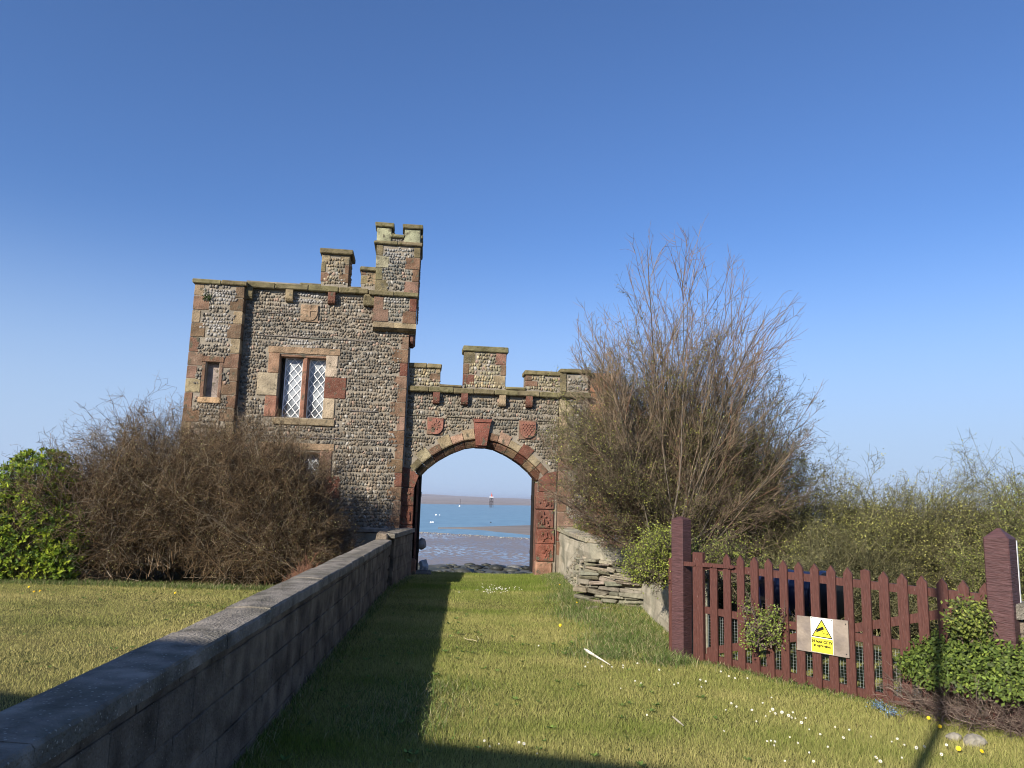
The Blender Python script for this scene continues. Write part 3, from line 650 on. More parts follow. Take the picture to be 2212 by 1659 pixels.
def seamat():
    m_ = bpy.data.materials.new('sea_water'); m_.use_nodes = True; N = m_.node_tree.nodes; L = m_.node_tree.links; b = N['Principled BSDF']
    b.inputs['Roughness'].default_value = .35; b.inputs['IOR'].default_value = 1.33; b.inputs['Specular IOR Level'].default_value = .35
    g_ = N.new('ShaderNodeNewGeometry'); mp = N.new('ShaderNodeMapping'); mp.inputs['Scale'].default_value = (.35, .12, 1); L.new(g_.outputs['Position'], mp.inputs[0])
    n1 = N.new('ShaderNodeTexNoise'); n1.inputs['Scale'].default_value = 1.3; n1.inputs['Detail'].default_value = 6; L.new(mp.outputs[0], n1.inputs[0])
    mx = N.new('ShaderNodeMix'); mx.data_type = 'RGBA'; mx.inputs[6].default_value = (.110, .215, .285, 1); mx.inputs[7].default_value = (.155, .275, .345, 1)
    r = N.new('ShaderNodeMapRange'); r.inputs[1].default_value = .35; r.inputs[2].default_value = .65; L.new(n1.outputs[0], r.inputs[0]); L.new(r.outputs[0], mx.inputs[0]); L.new(mx.outputs[2], b.inputs[0])
    bp = N.new('ShaderNodeBump'); bp.inputs['Strength'].default_value = .5; bp.inputs['Distance'].default_value = .15; L.new(n1.outputs[0], bp.inputs['Height']); L.new(bp.outputs[0], b.inputs['Normal'])
    return m_
SEA = -2.5
grid('sea', np.array([-20000, -2000, -200, 200, 2000, 20000]), np.array([44, 60, 200, 2000, 30000]), lambda X, Y: X*0+SEA, seamat(), kind='structure')
MM = mudmat()
def edge(X):   # the water's edge of the mud flat
    return np.interp(X, [-400, -60, -10.6, -4.5, 2.8, 40, 400], [140, 100, 91.8, 87.9, 83.3, 70, 60])+.35*np.sin(X*1.3)+.25*np.sin(X*3.7+1)
X = np.concatenate([np.linspace(-400, -31, 60), np.linspace(-30, 20, 200), np.linspace(21, 400, 60)]); T_ = np.array([0, .2, .4, .6, .8, .93, .985, 1.0])
Xg, Tg = np.meshgrid(X, T_); Yg = 43+Tg*(edge(Xg)-43); Zg = SEA+.03+.03*vnoise(Xg, Yg, .5, 3)*np.minimum(1, (1-Tg)*8)+np.where(Tg > .85, .07*(1-Tg)/.15, .07)-np.where(Tg >= 1, .06, 0)
nx = len(X); I = np.arange(nx*len(T_)).reshape(len(T_), nx); Fq = np.stack([I[:-1, :-1], I[:-1, 1:], I[1:, 1:], I[1:, :-1]], -1).reshape(-1, 4)
tag(np_mesh('mud_flat', np.stack([Xg, Yg, Zg], -1).reshape(-1, 3), Fq, np.full((Xg.size, 3), .5), MM, None, True), kind='structure')
sandm = mat('sand', (.195, .168, .145), nscale=.2, namp=.2, rough=.9, stretch=(.3, 1, 1))
X = np.concatenate([np.linspace(-9.4, 20, 120), np.linspace(21, 500, 50)])
lo = np.interp(X, [-9.4, -6.8, -2.8, .3, 3, 8, 500], [102.6, 103.8, 100.3, 94.5, 89.5, 84, 60])+.5*np.sin(X*1.1)*np.clip((X+9)/6, 0, 1)
hi = np.interp(X, [-9.4, -6.8, 4.3, 20, 500], [102.7, 108, 129.4, 150, 380]); T_ = np.array([0, .04, .3, .6, .95, 1])
Xg, Tg = np.meshgrid(X, T_); Yg = lo[None]+Tg*(hi-lo)[None]; Zg = SEA-.02+.16*np.sin(np.pi*np.clip(Tg, 0, 1))**.5; nx = len(X)
I = np.arange(nx*len(T_)).reshape(len(T_), nx); Fq = np.stack([I[:-1, :-1], I[:-1, 1:], I[1:, 1:], I[1:, :-1]], -1).reshape(-1, 4)
tag(np_mesh('sand_bar', np.stack([Xg, Yg, Zg], -1).reshape(-1, 3), Fq, np.full((Xg.size, 3), .5), sandm, None, True), kind='structure')
# far shore
farm = mat('far_sands', (.30, .26, .235), nscale=.02, namp=.22, rough=1, stretch=(.12, 1, 1), c2=(.22, .195, .19), n2=.012, spec=.05)
X = np.concatenate([np.linspace(-6000, -420, 30), np.linspace(-400, 120, 120), np.linspace(140, 6000, 40)]); T_ = np.linspace(0, 1, 24)
sh0 = np.interp(X, [-6000, -700, -375, -48, 19, 120, 6000], [1100, 620, 560, 425, 560, 640, 1100])+3*np.sin(X*.21)
Xg, Tg = np.meshgrid(X, T_); Yg = sh0[None]+Tg*1700
top = np.interp(X, [-1500, -700, -380, -40, 40, 130, 900], [17, 15, 13, 5.4, 4.6, 4.2, 5.0])+.8*np.sin(X*.011)+.25*np.sin(X*.06+1)
Zg = SEA-.05+(Tg**1.6)*(top[None]+4.0)+.3*np.sin(Tg*30+Xg*.01)*Tg
nx = len(X); I = np.arange(nx*len(T_)).reshape(len(T_), nx); Fq = np.stack([I[:-1, :-1], I[:-1, 1:], I[1:, 1:], I[1:, :-1]], -1).reshape(-1, 4)
tag(np_mesh('far_shore', np.stack([Xg, Yg, Zg], -1).reshape(-1, 3), Fq, np.full((Xg.size, 3), .5), farm, None, True), kind='structure')

# shoreline rocks and shells
def scatter_lumps(name, pts, rads, cols, mt, flat=.6, seed=1):
    rg = np.random.default_rng(seed); bm = bmesh.new(); bmesh.ops.create_icosphere(bm, subdivisions=1, radius=1)
    T = np.array([v.co[:] for v in bm.verts]); Ft = np.array([[v.index for v in f.verts] for f in bm.faces]); bm.free(); n = len(pts)
    a = rg.uniform(0, 6.28, n); V = T[None]*rg.uniform(.7, 1.25, (n, len(T), 1))*rads[:, None, None]*np.array([1.2, 1, flat])
    c, s_ = np.cos(a)[:, None], np.sin(a)[:, None]; V = np.stack([V[..., 0]*c-V[..., 1]*s_, V[..., 0]*s_+V[..., 1]*c, V[..., 2]], -1)+pts[:, None]
    Fq = (Ft[None]+np.arange(n)[:, None, None]*len(T)).reshape(-1, 3)
    return np_mesh(name, V.reshape(-1, 3), Fq, np.repeat(cols, len(T), 0), mt, None, False)
n = 900; yy = RNG.uniform(18, 47, n); xx = RNG.uniform(-14, 10, n)*(yy/40); rr = RNG.gamma(2, .09, n)+.05
pts = np.stack([xx, yy, bh(xx, yy)+rr*.1], -1); cc = np.array([.036, .036, .027])*RNG.uniform(.4, 2.2, (n, 1)); cc[RNG.random(n) < .05] = (.13, .125, .11)
tag(scatter_lumps('shore_rocks', pts, rr, cc, mat('weedy_rock', vcol=True, rough=.55, bump=.8, bscale=8, namp=.4), .38), kind='stuff', label='dark weed-covered rocks along the shore beyond the arch', cat='rocks')
n = 700; xx = RNG.uniform(-25, 18, n); yy = edge(xx)-np.abs(RNG.normal(0, 1, n))*2.2-2.5; pts = np.stack([xx, yy, np.full(n, SEA+.11)], -1)
tag(scatter_lumps('shells', pts, RNG.uniform(.03, .10, n), np.tile((.36, .34, .30), (n, 1))*RNG.uniform(.6, 1.1, (n, 1)), mat('shell', vcol=True), .5, 2), kind='stuff', label='pale shell bank along the edge of the mud flat', cat='shells')
# beacon on piles
bp = gz(1061, 1096, SEA); bea = empty('navigation_beacon', bp, 0, label='piled navigation beacon with a white and red top standing in the channel', cat='beacon')
dk = mat('tarred_pile', (.055, .045, .045), rough=.9); rdm = mat('beacon_red', (.5, .08, .05)); 
for (x, y) in ((-1.0, -.7), (-.45, .6), (.0, -.8), (.35, .7), (1.0, -.2), (.95, .8)):
    mb = MB(); mb.tube([(x, y, -1), (x*.85, y*.85, 5.0 if abs(x) < .9 else 4.4)], .11, 8); mb.build('pile', dk, bea)
mb = MB()
for z_ in (1.6, 3.0, 4.3): mb.tube([(-1, -.7, z_), (1, -.2, z_)], .07); mb.tube([(-.4, .6, z_+.1), (.95, .8, z_+.1)], .07)
mb.tube([(-1, -.7, 1.6), (0, -.8, 4.2)], .06); mb.tube([(1, -.2, 1.6), (0, -.8, 4.2)], .06); mb.build('bracing', dk, bea)
mb = MB(); mb.box(-1.05, 1.05, -.95, .95, 4.95, 5.35, b=.05); mb.build('platform', M['white'], bea)
mb = MB(); mb.tube([(.1, 0, 5.35), (.1, 0, 5.9), (.1, 0, 6.9), (.1, 0, 7.7)], [.5, .38, .12, .06], 8); mb.build('topmark', rdm, bea)
bo = MB(); bo.tube([(0, 0, -1), (0, 0, 2.6)], .11); o = bo.build('marker_post', dk); o.location = gz(994, 1088, SEA+1.2); tag(o, 'thin dark marker post on the far sands left of the beacon', 'post')
def buoy(px, py, r, lab, mt=M['white'], grp=None):
    p = gz(px, py, SEA); mb = MB(); mb.tube([(0, 0, -r*.5), (0, 0, -r*.2), (0, 0, r*.4), (0, 0, r*.85), (0, 0, r*1.05)], [r*.6, r*.95, r*.95, r*.55, r*.12], 10)
    o = mb.build('buoy', mt, None, True); o.location = p; tag(o, lab, 'buoy', grp); return o
buoy(993, 1094, .55, 'white mooring buoy farthest out, near the far sands', grp='mooring buoys in the channel')
buoy(942, 1113, .27, 'larger white buoy of the pair in mid channel near the left jamb', grp='mooring buoys in the channel')
buoy(950, 1113, .16, 'smaller white buoy just right of its pair in mid channel', grp='mooring buoys in the channel')
buoy(931, 1129, .20, 'left one of two white buoys floating together nearest the left jamb', grp='mooring buoys in the channel')
buoy(935.5, 1129, .20, 'right one of two white buoys floating together nearest the left jamb', grp='mooring buoys in the channel')
buoy(1060, 1129, .15, 'small black buoy below the beacon, just off the sand bar', M['black'], grp='mooring buoys in the channel')

# ------------------------------------------------------------------ garden walls
def lerp(a, b, t): return a+(b-a)*t
def wall_run(parent, A, B, h0, h1, thick, name='blockwork', sidex=-1, blk=(.45, .215), zb=-.15):
    """block wall from A to B (its right-hand face), thickness to the left"""
    A = Vector((*A, 0)); B = Vector((*B, 0)); d = (B-A); L_ = d.length; d.normalize(); s_ = Vector((-d.y, d.x, 0))
    mb = MB(); z = zb; row = 0
    while z < h0-.02:
        zt = min(z+blk[1], h0); x = -(blk[0]/2)*(row % 2)
        while x < L_:
            a, b = max(x, 0), min(x+blk[0]-.010, L_)
            if b-a > .03:
                o_ = random.uniform(-.004, .004); sub = MB(); sub.box(a, b, o_, thick-o_, z, zt-.010, b=.006, j=.003)
                z1a, z1b = 1, h1/h0
                mb.add([A+d*v[0]+s_*v[1]+Vector((0, 0, v[2]*lerp(1, h1/h0, v[0]/L_))) for v in sub.v], sub.f)
            x += blk[0]
        z = zt; row += 1
    mb.add([A+d*x+s_*y+Vector((0, 0, z)) for x, y, z in ((0, .013, zb), (L_, .013, zb), (L_, .013, h1-.01), (0, .013, h0-.01), (0, thick-.008, zb), (L_, thick-.008, zb), (L_, thick-.008, h1-.01), (0, thick-.008, h0-.01))], [(0, 1, 2, 3), (4, 7, 6, 5), (0, 4, 5, 1), (3, 2, 6, 7), (0, 3, 7, 4), (1, 5, 6, 2)])
    return mb.build(name, M['concrete'], parent)
def coping_run(parent, A, B, h0, h1, thick, over=.05, ch=.085, sl=.92, name='coping'):
    A = Vector((*A, 0)); B = Vector((*B, 0)); d = (B-A); L_ = d.length; d.normalize(); s_ = Vector((-d.y, d.x, 0))
    mb = MB(); n = max(1, round(L_/sl)); y0, y1 = -over, thick+over; sec = [(y0, -ch*.9), (y0, -.012), (y0+.011, 0), (y0+.10, .006), ((y0+y1)/2, .009), (y1-.10, .006), (y1-.011, 0), (y1, -.02), (y1, -ch*.9)]
    for i in range(n):
        ja, jz = random.uniform(-.006, .006), random.uniform(-.004, .006); vs = []
        xs_ = np.linspace(L_*i/n+.002, L_*(i+1)/n-.002, 6)
        for x in xs_: vs += [A+d*x+s_*(y+ja+random.uniform(-.002, .002))+Vector((0, 0, lerp(h0, h1, x/L_)+z+jz+random.uniform(-.002, .002))) for y, z in sec]
        k = len(sec); fs = [(a*k+j, a*k+(j+1) % k, (a+1)*k+(j+1) % k, (a+1)*k+j) for a in range(5) for j in range(k)]+[tuple(range(k)), tuple(5*k+j for j in range(k))]
        mb.add(vs, fs)
    return mb.build(name, M['coping'], parent)
gw = empty('garden_wall', (0, 0, 0), label='long low concrete block wall with rounded coping, dividing the lawn from the grass path', cat='wall')
A, B = (-1.26, -.4), (-2.06, 13.3)
wall_run(gw, A, B, .765, .765, .20); coping_run(gw, A, B, .85, .85, .20)
gw2 = empty('garden_wall', (0, 0, 0), label='short taller stretch of block wall joining the long wall to the archway', cat='wall')
wall_run(gw2, (-2.03, 13.72), (-1.98, 15.98), .86, .86, .20); coping_run(gw2, (-2.03, 13.45), (-1.98, 15.98), .95, .95, .20, over=.04)
mb = MB(); z = -.1
while z < .80:
    mb.box(-2.30, -2.09, 13.32, 13.70, z, z+.20, b=.02, j=.02); z += .215
mb.build('end_pier', M['concrete'], gw2)
gw3 = empty('garden_wall', (0, 0, 0), label='sunlit rendered low wall with pale coping, running left from the archway under the tower', cat='wall')
mb = MB(); mb.box(-5.2, -2.2, 15.42, 15.62, -.2, .86); mb.build('render', M['render'], gw3); coping_run(gw3, (-5.2, 15.42), (-2.2, 15.42), .95, .95, .20)

# crumbling wall on the right of the path
rw = empty('path_wall', (0, 0, 0), label='crumbling rendered low wall with exposed rubble slabs, right of the grass path', cat='wall')
mb = MB(); Y = list(np.linspace(8.35, 16.45, 110)); vs = []; nz = 8
for i, y in enumerate(Y):
    x = float(wallx(y))
    for k in range(nz):
        z = -.1+1.06*k/(nz-1); bulge = .03*math.sin(y*2.1+k)*math.sin(k*1.7)
        hollow = .06*math.exp(-((y-12.0)/.8)**2)*(1 if 1 <= k <= 5 else 0)
        vs.append((x+bulge+hollow, y, z))
    vs.append((x+.26, y, .96)); vs.append((x+.26, y, -.1))
k_ = nz+2; fs = [(i*k_+j, i*k_+(j+1) % k_, (i+1)*k_+(j+1) % k_, (i+1)*k_+j) for i in range(len(Y)-1) for j in range(k_)]+[tuple(range(k_)), tuple((len(Y)-1)*k_+j for j in range(k_))]
mb.add(vs, fs); mb.build('render', M['render'], rw)
mb = MB(); y = 8.4
while y < 16.4:
    l_ = random.uniform(.5, .8); y2 = min(y+l_, 16.42); x0, x1 = float(wallx(y)), float(wallx(y2))
    sub = MB(); sub.box(-.05, .30, 0, 1, .963, 1.04+random.uniform(-.006, .01), vary((.32, .28, .20), .1), b=.012, j=.006)
    mb.add([(v[0]+x0+(x1-x0)*v[1], y+(y2-y-.006)*v[1], v[2]) for v in sub.v], sub.f, vary((.30, .265, .19), .12)); y = y2
mb.build('coping', M['slab'], rw)
mb = MB(); rs = random.Random(12)
jA, jB = Vector((1.16, 12.06, 0)), Vector((2.06, 11.30, 0)); jd = (jB-jA).normalized(); jn = Vector((jd.y, -jd.x, 0)); jl = (jB-jA).length
def slabcol(): return vary(rs.choice([(.22, .195, .145), (.19, .175, .13), (.26, .23, .17), (.15, .14, .10), (.21, .18, .135)]), .16)
z = .0
while z < .68:
    h_ = rs.uniform(.036, .080); x = rs.uniform(-.05, .10)+max(0, z-.45)*.5
    while x < jl-.1:
        l_ = rs.uniform(.16, .46); pro = rs.uniform(.03, .17)*(1 if z > .12 else .7); tl = rs.uniform(-.10, .07); sk = rs.uniform(-.12, .12)
        if rs.random() > .08:
            sub = MB(); sub.box(0, l_-.008, -.15, pro, 0, h_*rs.uniform(.8, 1.0), b=.010, j=.014); ca, sa = math.cos(tl), math.sin(tl)
            mb.add([jA+jd*(x+v[0]*ca-v[2]*sa)+jn*(v[1]+sk*v[0])+Vector((0, 0, z+v[0]*sa+v[2]*ca)) for v in sub.v], sub.f, slabcol())
        x += l_+rs.uniform(0, .015)
    z += h_*.98
for row in range(12):          # rougher, smaller stones showing through the render towards the arch
    z = .06+row*.05; y = 12.0
    while y < 14.9-row*.15:
        l_ = rs.uniform(.08, .26); h_ = rs.uniform(.03, .06); pro = rs.uniform(.0, .06)
        if rs.random() > .35:
            x = float(wallx(y+l_/2)); sub = MB(); sub.box(-pro, .16, -l_/2, l_/2, 0, h_, b=.010, j=.010); mb.add([(x+v[0]+.01, y+l_/2+v[1], z+v[2]+float(gh(x-.1, y))*.5) for v in sub.v], sub.f, slabcol())
        y += l_
for k in range(9):             # fallen slabs at the foot
    p = jA+jd*rs.uniform(.0, jl)+jn*rs.uniform(.12, .3); a = rs.uniform(-.5, .5); sub = MB(); l_ = rs.uniform(.12, .3); sub.box(-l_/2, l_/2, -.09, .09, 0, rs.uniform(.03, .06), b=.01, j=.012)
    mb.add([p+Vector((v[0]*math.cos(a)-v[1]*math.sin(a), v[0]*math.sin(a)+v[1]*math.cos(a), v[2]+.01+v[0]*.15)) for v in sub.v], sub.f, slabcol())
mb.build('rubble_slabs', M['slab'], rw)

# ------------------------------------------------------------------ picket gate and posts
GA = gz(1495, 1432); GB = gz(2010, 1545); gd = (GB-GA).normalized(); GROT = math.atan2(gd.y, gd.x); gn = Vector((-gd.y, gd.x, 0))
def G(s_, y, z): return GA+gd*s_+gn*y+Vector((0, 0, z))
pg = empty('picket_gate', GA, GROT, label='wide dark brown picket gate with diagonal brace and pointed pales', cat='gate')
def plank(mb, s0, s1, y0, y1, z0, z1, point=0, j=.002):
    if point:
        c_ = (s0+s1)/2; mb.prism([(s0, z0), (s1, z0), (s1+random.uniform(-j, j), z1-point), (c_+random.uniform(-j, j), z1), (s0+random.uniform(-j, j), z1-point)], y0, y1)
    else: mb.box(s0, s1, y0, y1, z0, z1, b=.004, j=j)
ps = [(.268, 1.0)]+[(.425+.1535*k, 1.125-.0036*k) for k in range(16)]
for i, (s_, zt) in enumerate(ps):
    mb = MB(); lean = random.uniform(-.006, .006); plank(mb, s_-.04, s_+.04, -.0, .02, -.025+random.uniform(-.015, .01) if i else .03, zt, .055 if i and i != 10 else .012 if i else .02); mb.build('pale', M['paint'], pg)
mb = MB(); plank(mb, .018, .147, -.012, .04, .03, 1.115, 0, .003); mb.build('stile', M['paint'], pg)
mb = MB()
for (z0, z1) in ((.948, .915), (.508, .455), (.045, .005)):
    n_ = 2.74; mb.add([(s_, y, z) for s_, za in ((.147, z0), (n_, z1)) for y in (.0215, .055) for z in (za, za+.068)], [(0, 1, 3, 2), (4, 6, 7, 5), (0, 4, 5, 1), (2, 3, 7, 6), (0, 2, 6, 4), (1, 5, 7, 3)])
mb.build('rail', M['paint'], pg)
mb = MB(); mb.add([(s_, y, z) for s_, za in ((.16, .098), (2.62, .82)) for y in (.023, .052) for z in (za, za+.075)], [(0, 1, 3, 2), (4, 6, 7, 5), (0, 4, 5, 1), (2, 3, 7, 6), (0, 2, 6, 4), (1, 5, 7, 3)]); mb.build('brace', M['paint'], pg)
mb = MB(); mb.prism([(-.085, .965), (.50, .985), (.525, 1.0), (.50, 1.02), (-.085, 1.01)], -.016, -.004); 
for s_ in (.06, .26, .46):
    for k in range(6): pass
    mb.tube([(s_, -.016, .992), (s_, -.026, .992)], .012, 8)
mb.build('strap_hinge', M['paint'], pg)
mb = MB()
s_ = .16
while s_ < 2.7: mb.tube([(s_, .062, .0), (s_, .062, .53)], .0011, 4, cap=False); s_ += .028
z = .01
while z < .53: mb.tube([(.16, .063, z), (2.7, .063, z)], .0011, 4, cap=False); z += .028
mb.build('wire_mesh', M['wire'], pg)
def post(name, s0, s1, y0, y1, z0, ztop, rise, lab):
    e = empty(name, G((s0+s1)/2, (y0+y1)/2, 0), GROT, label=lab, cat='post'); hw, hy = (s1-s0)/2, (y1-y0)/2; b = .008; mb = MB()
    ring = [(-hw+b, -hy), (hw-b, -hy), (hw, -hy+b), (hw, hy-b), (hw-b, hy), (-hw+b, hy), (-hw, hy-b), (-hw, -hy+b)]
    lv = [(z0, 1), (ztop-rise, 1), (ztop, .12)]; vs = [(x*k, y*k, z) for z, k in lv for x, y in ring]
    fs = [(i*8+j, i*8+(j+1) % 8, (i+1)*8+(j+1) % 8, (i+1)*8+j) for i in range(2) for j in range(8)]+[tuple(range(8)), tuple(16+j for j in range(8))]
    mb.add(vs, fs); mb.build('shaft', M['paintpost'], e); return e
post('gate_post', -.238, -.088, -.03, .13, -.2, 1.475, .03, 'tall square brown gate post at the left end of the picket gate')
e = post('gate_post', 2.752, 2.925, -.05, .13, -.2, 1.49, .075, 'thick brown gate post with pyramid top at the right end of the gate')
mb = MB(); mb.box(2.752-2.8385+.0, .0866, .092, .112, .2, 1.40); mb.build('pale_strip', M['white'], e); 
e = empty('side_post', GA, GROT, label='thin brown post against the crumbling wall, left of the left gate post', cat='post')
mb = MB(); mb.box(-.375, -.315, .10, .17, -.1, 1.02, b=.004); mb.build('shaft', M['paint'], e)
# sign on its board
sb = empty('cctv_sign', GA, GROT, label='yellow and white 24 hour CCTV in operation sign on a weathered plywood board', cat='sign')
mb = MB(); mb.prism([(1.168, .322), (1.652, .330), (1.650, .642), (1.176, .626)], -.020, -.006); mb.build('backboard', M['ply'], sb)
mb = MB(); mb.box(1.310, 1.516, -.0235, -.0205, .332, .634, b=0); stk = mb.build('sign_panel', M['signwhite'], sb)
mb = MB(); mb.box(1.314, 1.512, -.0255, -.0235, .335, .458); mb.prism([(1.333, .474), (1.497, .474), (1.415, .606)], -.0275, -.026); mb.build('yellow_field', M['yellow'], stk)
mb = MB(); t3 = [(1.319, .466), (1.511, .466), (1.415, .622)]; mb.prism(t3, -.0258, -.0242); 
mb.prism([(1.362, .530), (1.373, .508), (1.437, .540), (1.426, .563)], -.0292, -.0276); mb.prism([(1.356, .523), (1.366, .503), (1.371, .506), (1.360, .528)], -.0292, -.0276)
for (p, q_, w_) in (((1.415, .532), (1.430, .503), .004), ((1.430, .504), (1.470, .500), .004), ((1.470, .512), (1.472, .486), .004)):
    d_ = Vector((q_[0]-p[0], q_[1]-p[1])).normalized(); nx_, nz_ = -d_.y*w_/2, d_.x*w_/2
    mb.prism([(p[0]-nx_, p[1]-nz_), (q_[0]-nx_, q_[1]-nz_), (q_[0]+nx_, q_[1]+nz_), (p[0]+nx_, p[1]+nz_)], -.0294, -.0277)
mb.build('camera_pictogram', M['black'], stk)
def text(s, size, cx, y, z, parent, nm='lettering'):
    cu = bpy.data.curves.new(nm, 'FONT'); cu.body = s; cu.size = size; cu.align_x = 'CENTER'; cu.extrude = .0004; cu.offset = .0016
    t = bpy.data.objects.new(nm, cu); me = bpy.data.meshes.new_from_object(t); bpy.data.objects.remove(t)
    for v in me.vertices: v.co = Vector((v.co.x+cx, y-v.co.z, v.co.y+z))
    link_mesh(nm, me, M['black'], parent)
text('24 hour CCTV', .0315, 1.413, -.0262, .418, stk); text('in operation', .0315, 1.413, -.0262, .384, stk)
mb = MB()
for (a, b) in ((1.32, .625), (1.506, .625), (1.506, .342), (1.632, .612), (1.632, .36)): mb.tube([(a, -.018, b), (a, -.029, b)], .0035, 8)
mb.build('screws', M['black'], sb)
# navy drum lying behind the gate
dr = empty('plastic_drum', G(.98, .50, .76), GROT, label='dark navy plastic drum lying on its side behind the picket gate', cat='drum')
def drum(mb, prof, n=36, mi=0):
    vs = []; 
    for (x, r) in prof: vs += [(x, r*math.cos(2*math.pi*k/n), r*math.sin(2*math.pi*k/n)) for k in range(n)]
    fs = [(i*n+k, i*n+(k+1) % n, (i+1)*n+(k+1) % n, (i+1)*n+k) for i in range(len(prof)-1) for k in range(n)]+[tuple(range(n)), tuple((len(prof)-1)*n+k for k in range(n))]
    mb.add(vs, fs, mi=mi)
mb = MB(); drum(mb, [(-.44, .17), (-.42, .215), (-.2, .225), (-.19, .232), (-.17, .232), (-.16, .225), (.12, .225), (.16, .225)]); mb.build('body', M['navy'], dr, True)
mb = MB(); drum(mb, [(.16, .227), (.17, .247), (.20, .247), (.21, .227)]); mb.build('rim', M['navy'], dr, True)
mb = MB(); drum(mb, [(.21, .225), (.29, .215), (.36, .18), (.38, .14)]); mb.build('lid', M['black'], dr, True)
# concrete wall at the right edge
rc = empty('concrete_wall', (0, 0, 0), label='grey concrete wall with thick coping at the right edge of the picture', cat='wall')
pA = G(2.88, .03, 0); pB = pA+Vector((2.2, -.25, 0))
wall_run(rc, (pA.x+.02, pA.y), (pB.x, pB.y), .81, .81, .2); coping_run(rc, (pA.x-.015, pA.y), (pB.x, pB.y), .93, .93, .2, over=.04, ch=.12)
# kerb of low stones under the gate
mb = MB(); s_ = -.05
while s_ < 2.7:
    l_ = random.uniform(.12, .3); mb.box(s_, s_+l_-.02, .07, .22, -.05, random.uniform(.0, .035), vary((.30, .28, .2), .15), b=.015, j=.01); s_ += l_
o = mb.build('stone_kerb', M['slab']); o.location = GA; o.rotation_euler = (0, 0, GROT); tag(o, 'low pale stone kerb under the picket gate', 'kerb')
# stones at lower right
for (px, py, r, lab) in ((2105, 1612, (.085, .06, .05), 'pale squarish stone in the grass under the clipped bush'), (2062, 1602, (.06, .04, .03), 'small flat pale stone left of the squarish stone')):
    p = gz(px, py); o = lump('stone', (p.x, p.y, .03), r, (.27, .245, .195), M['slab'], px, rough=.12); tag(o, lab, 'stone')

# ------------------------------------------------------------------ house and mast behind the camera, which cast the shadows in the foreground
hs_ = empty('house', (0, 0, 0), label='rendered house behind the viewpoint whose eaves shade the foreground', cat='house')
HE = 5.5; off = HE/math.tan(SUN_EL); ox, oy = off*math.sin(SUN_AZ), off*math.cos(SUN_AZ)
def eline(x): return 5.17-.27*(x+ox)-oy
def hpt(x, d, z): 
    n__ = Vector((-.261, -.965, 0)); return Vector((x, eline(x), 0))+n__*d+Vector((0, 0, z))
mb = MB(); xa, xb = -26, 2.0
vs = [hpt(xa, .3, -.2), hpt(xb, .3, -.2), hpt(xb, 8, -.2), hpt(xa, 8, -.2), hpt(xa, .3, HE), hpt(xb, .3, HE), hpt(xb, 8, HE), hpt(xa, 8, HE)]
mb.add(vs, [(0, 1, 5, 4), (1, 2, 6, 5), (2, 3, 7, 6), (3, 0, 4, 7), (4, 5, 6, 7)]); mb.build('wall', M['housewall'], hs_)
mb = MB(); vs = [hpt(xa, 0, HE), hpt(xb+.1, 0, HE), hpt(xb+.1, 4.2, HE+1.3), hpt(xa, 4.2, HE+1.3), hpt(xa, 8.3, HE), hpt(xb+.1, 8.3, HE)]
mb.add(vs+[v-Vector((0, 0, .12)) for v in vs], [(0, 1, 2, 3), (3, 2, 5, 4), (0, 6, 7, 1), (6, 9, 8, 7), (9, 10, 11, 8), (0, 3, 9, 6), (3, 4, 10, 9), (1, 7, 8, 2), (2, 8, 11, 5), (4, 5, 11, 10)]); mb.build('roof', M['roof'], hs_)
for k in range(4):
    x = -20+k*5.5; mb = MB(); vs = [hpt(x, .26, .9), hpt(x+1.5, .26, .9), hpt(x+1.5, .26, 2.1), hpt(x, .26, 2.1)]; mb.add(vs+[hpt(x, .34, .9), hpt(x+1.5, .34, .9), hpt(x+1.5, .34, 2.1), hpt(x, .34, 2.1)], [(0, 1, 2, 3), (0, 4, 5, 1), (1, 5, 6, 2), (2, 6, 7, 3), (3, 7, 4, 0)]); mb.build('window', M['glass'], hs_)
pS = gz(1990, 1659); t_ = 7.2; mb = MB(); mb.tube([(0, 0, -.2), (0, 0, 6.4)], [.05, .035], 10); mb.tube([(0, 0, 6.4), (0, 0, 6.5)], [.05, .02], 10)
o = mb.build('pole', M['black']); o.location = (pS.x-t_*math.sin(SUN_AZ), pS.y-t_*math.cos(SUN_AZ), 0); tag(o, 'slim dark pole behind the viewpoint that throws the thin shadow', 'pole')
# ================================================================== VEGETATION
def polyl(S, D, L, nseg, wig, up, rg):
    """grow polylines: starts (N,3), directions, lengths -> (N,nseg+1,3)"""
    P = [S]; d = nrm(D); step = (L/nseg)[:, None]
    for i in range(nseg):
        d = nrm(d+rg.normal(0, wig, d.shape)+np.array([0, 0, up])); P.append(P[-1]+d*step)
    return np.stack(P, 1)
def kids(P, L, n, t0, t1, a0, a1, lf, rg, taper=.55, tp=1.0):
    """n side shoots on every polyline"""
    N, m_, _ = P.shape; idx = np.repeat(np.arange(N), n); t = t0+(t1-t0)*rg.random(N*n)**tp
    x = t*(m_-1); i0 = np.minimum(x.astype(int), m_-2); fr = (x-i0)[:, None]
    A = P[idx, i0]; B = P[idx, i0+1]; S = A+(B-A)*fr; T = nrm(B-A); R = rg.normal(0, 1, T.shape); R = nrm(R-(R*T).sum(1, keepdims=True)*T)
    an = rg.uniform(a0, a1, len(t))[:, None]; D = np.cos(an)*T+np.sin(an)*R
    return S, D, L[idx]*lf*(1-taper*t)*rg.uniform(.55, 1.25, len(t)), idx
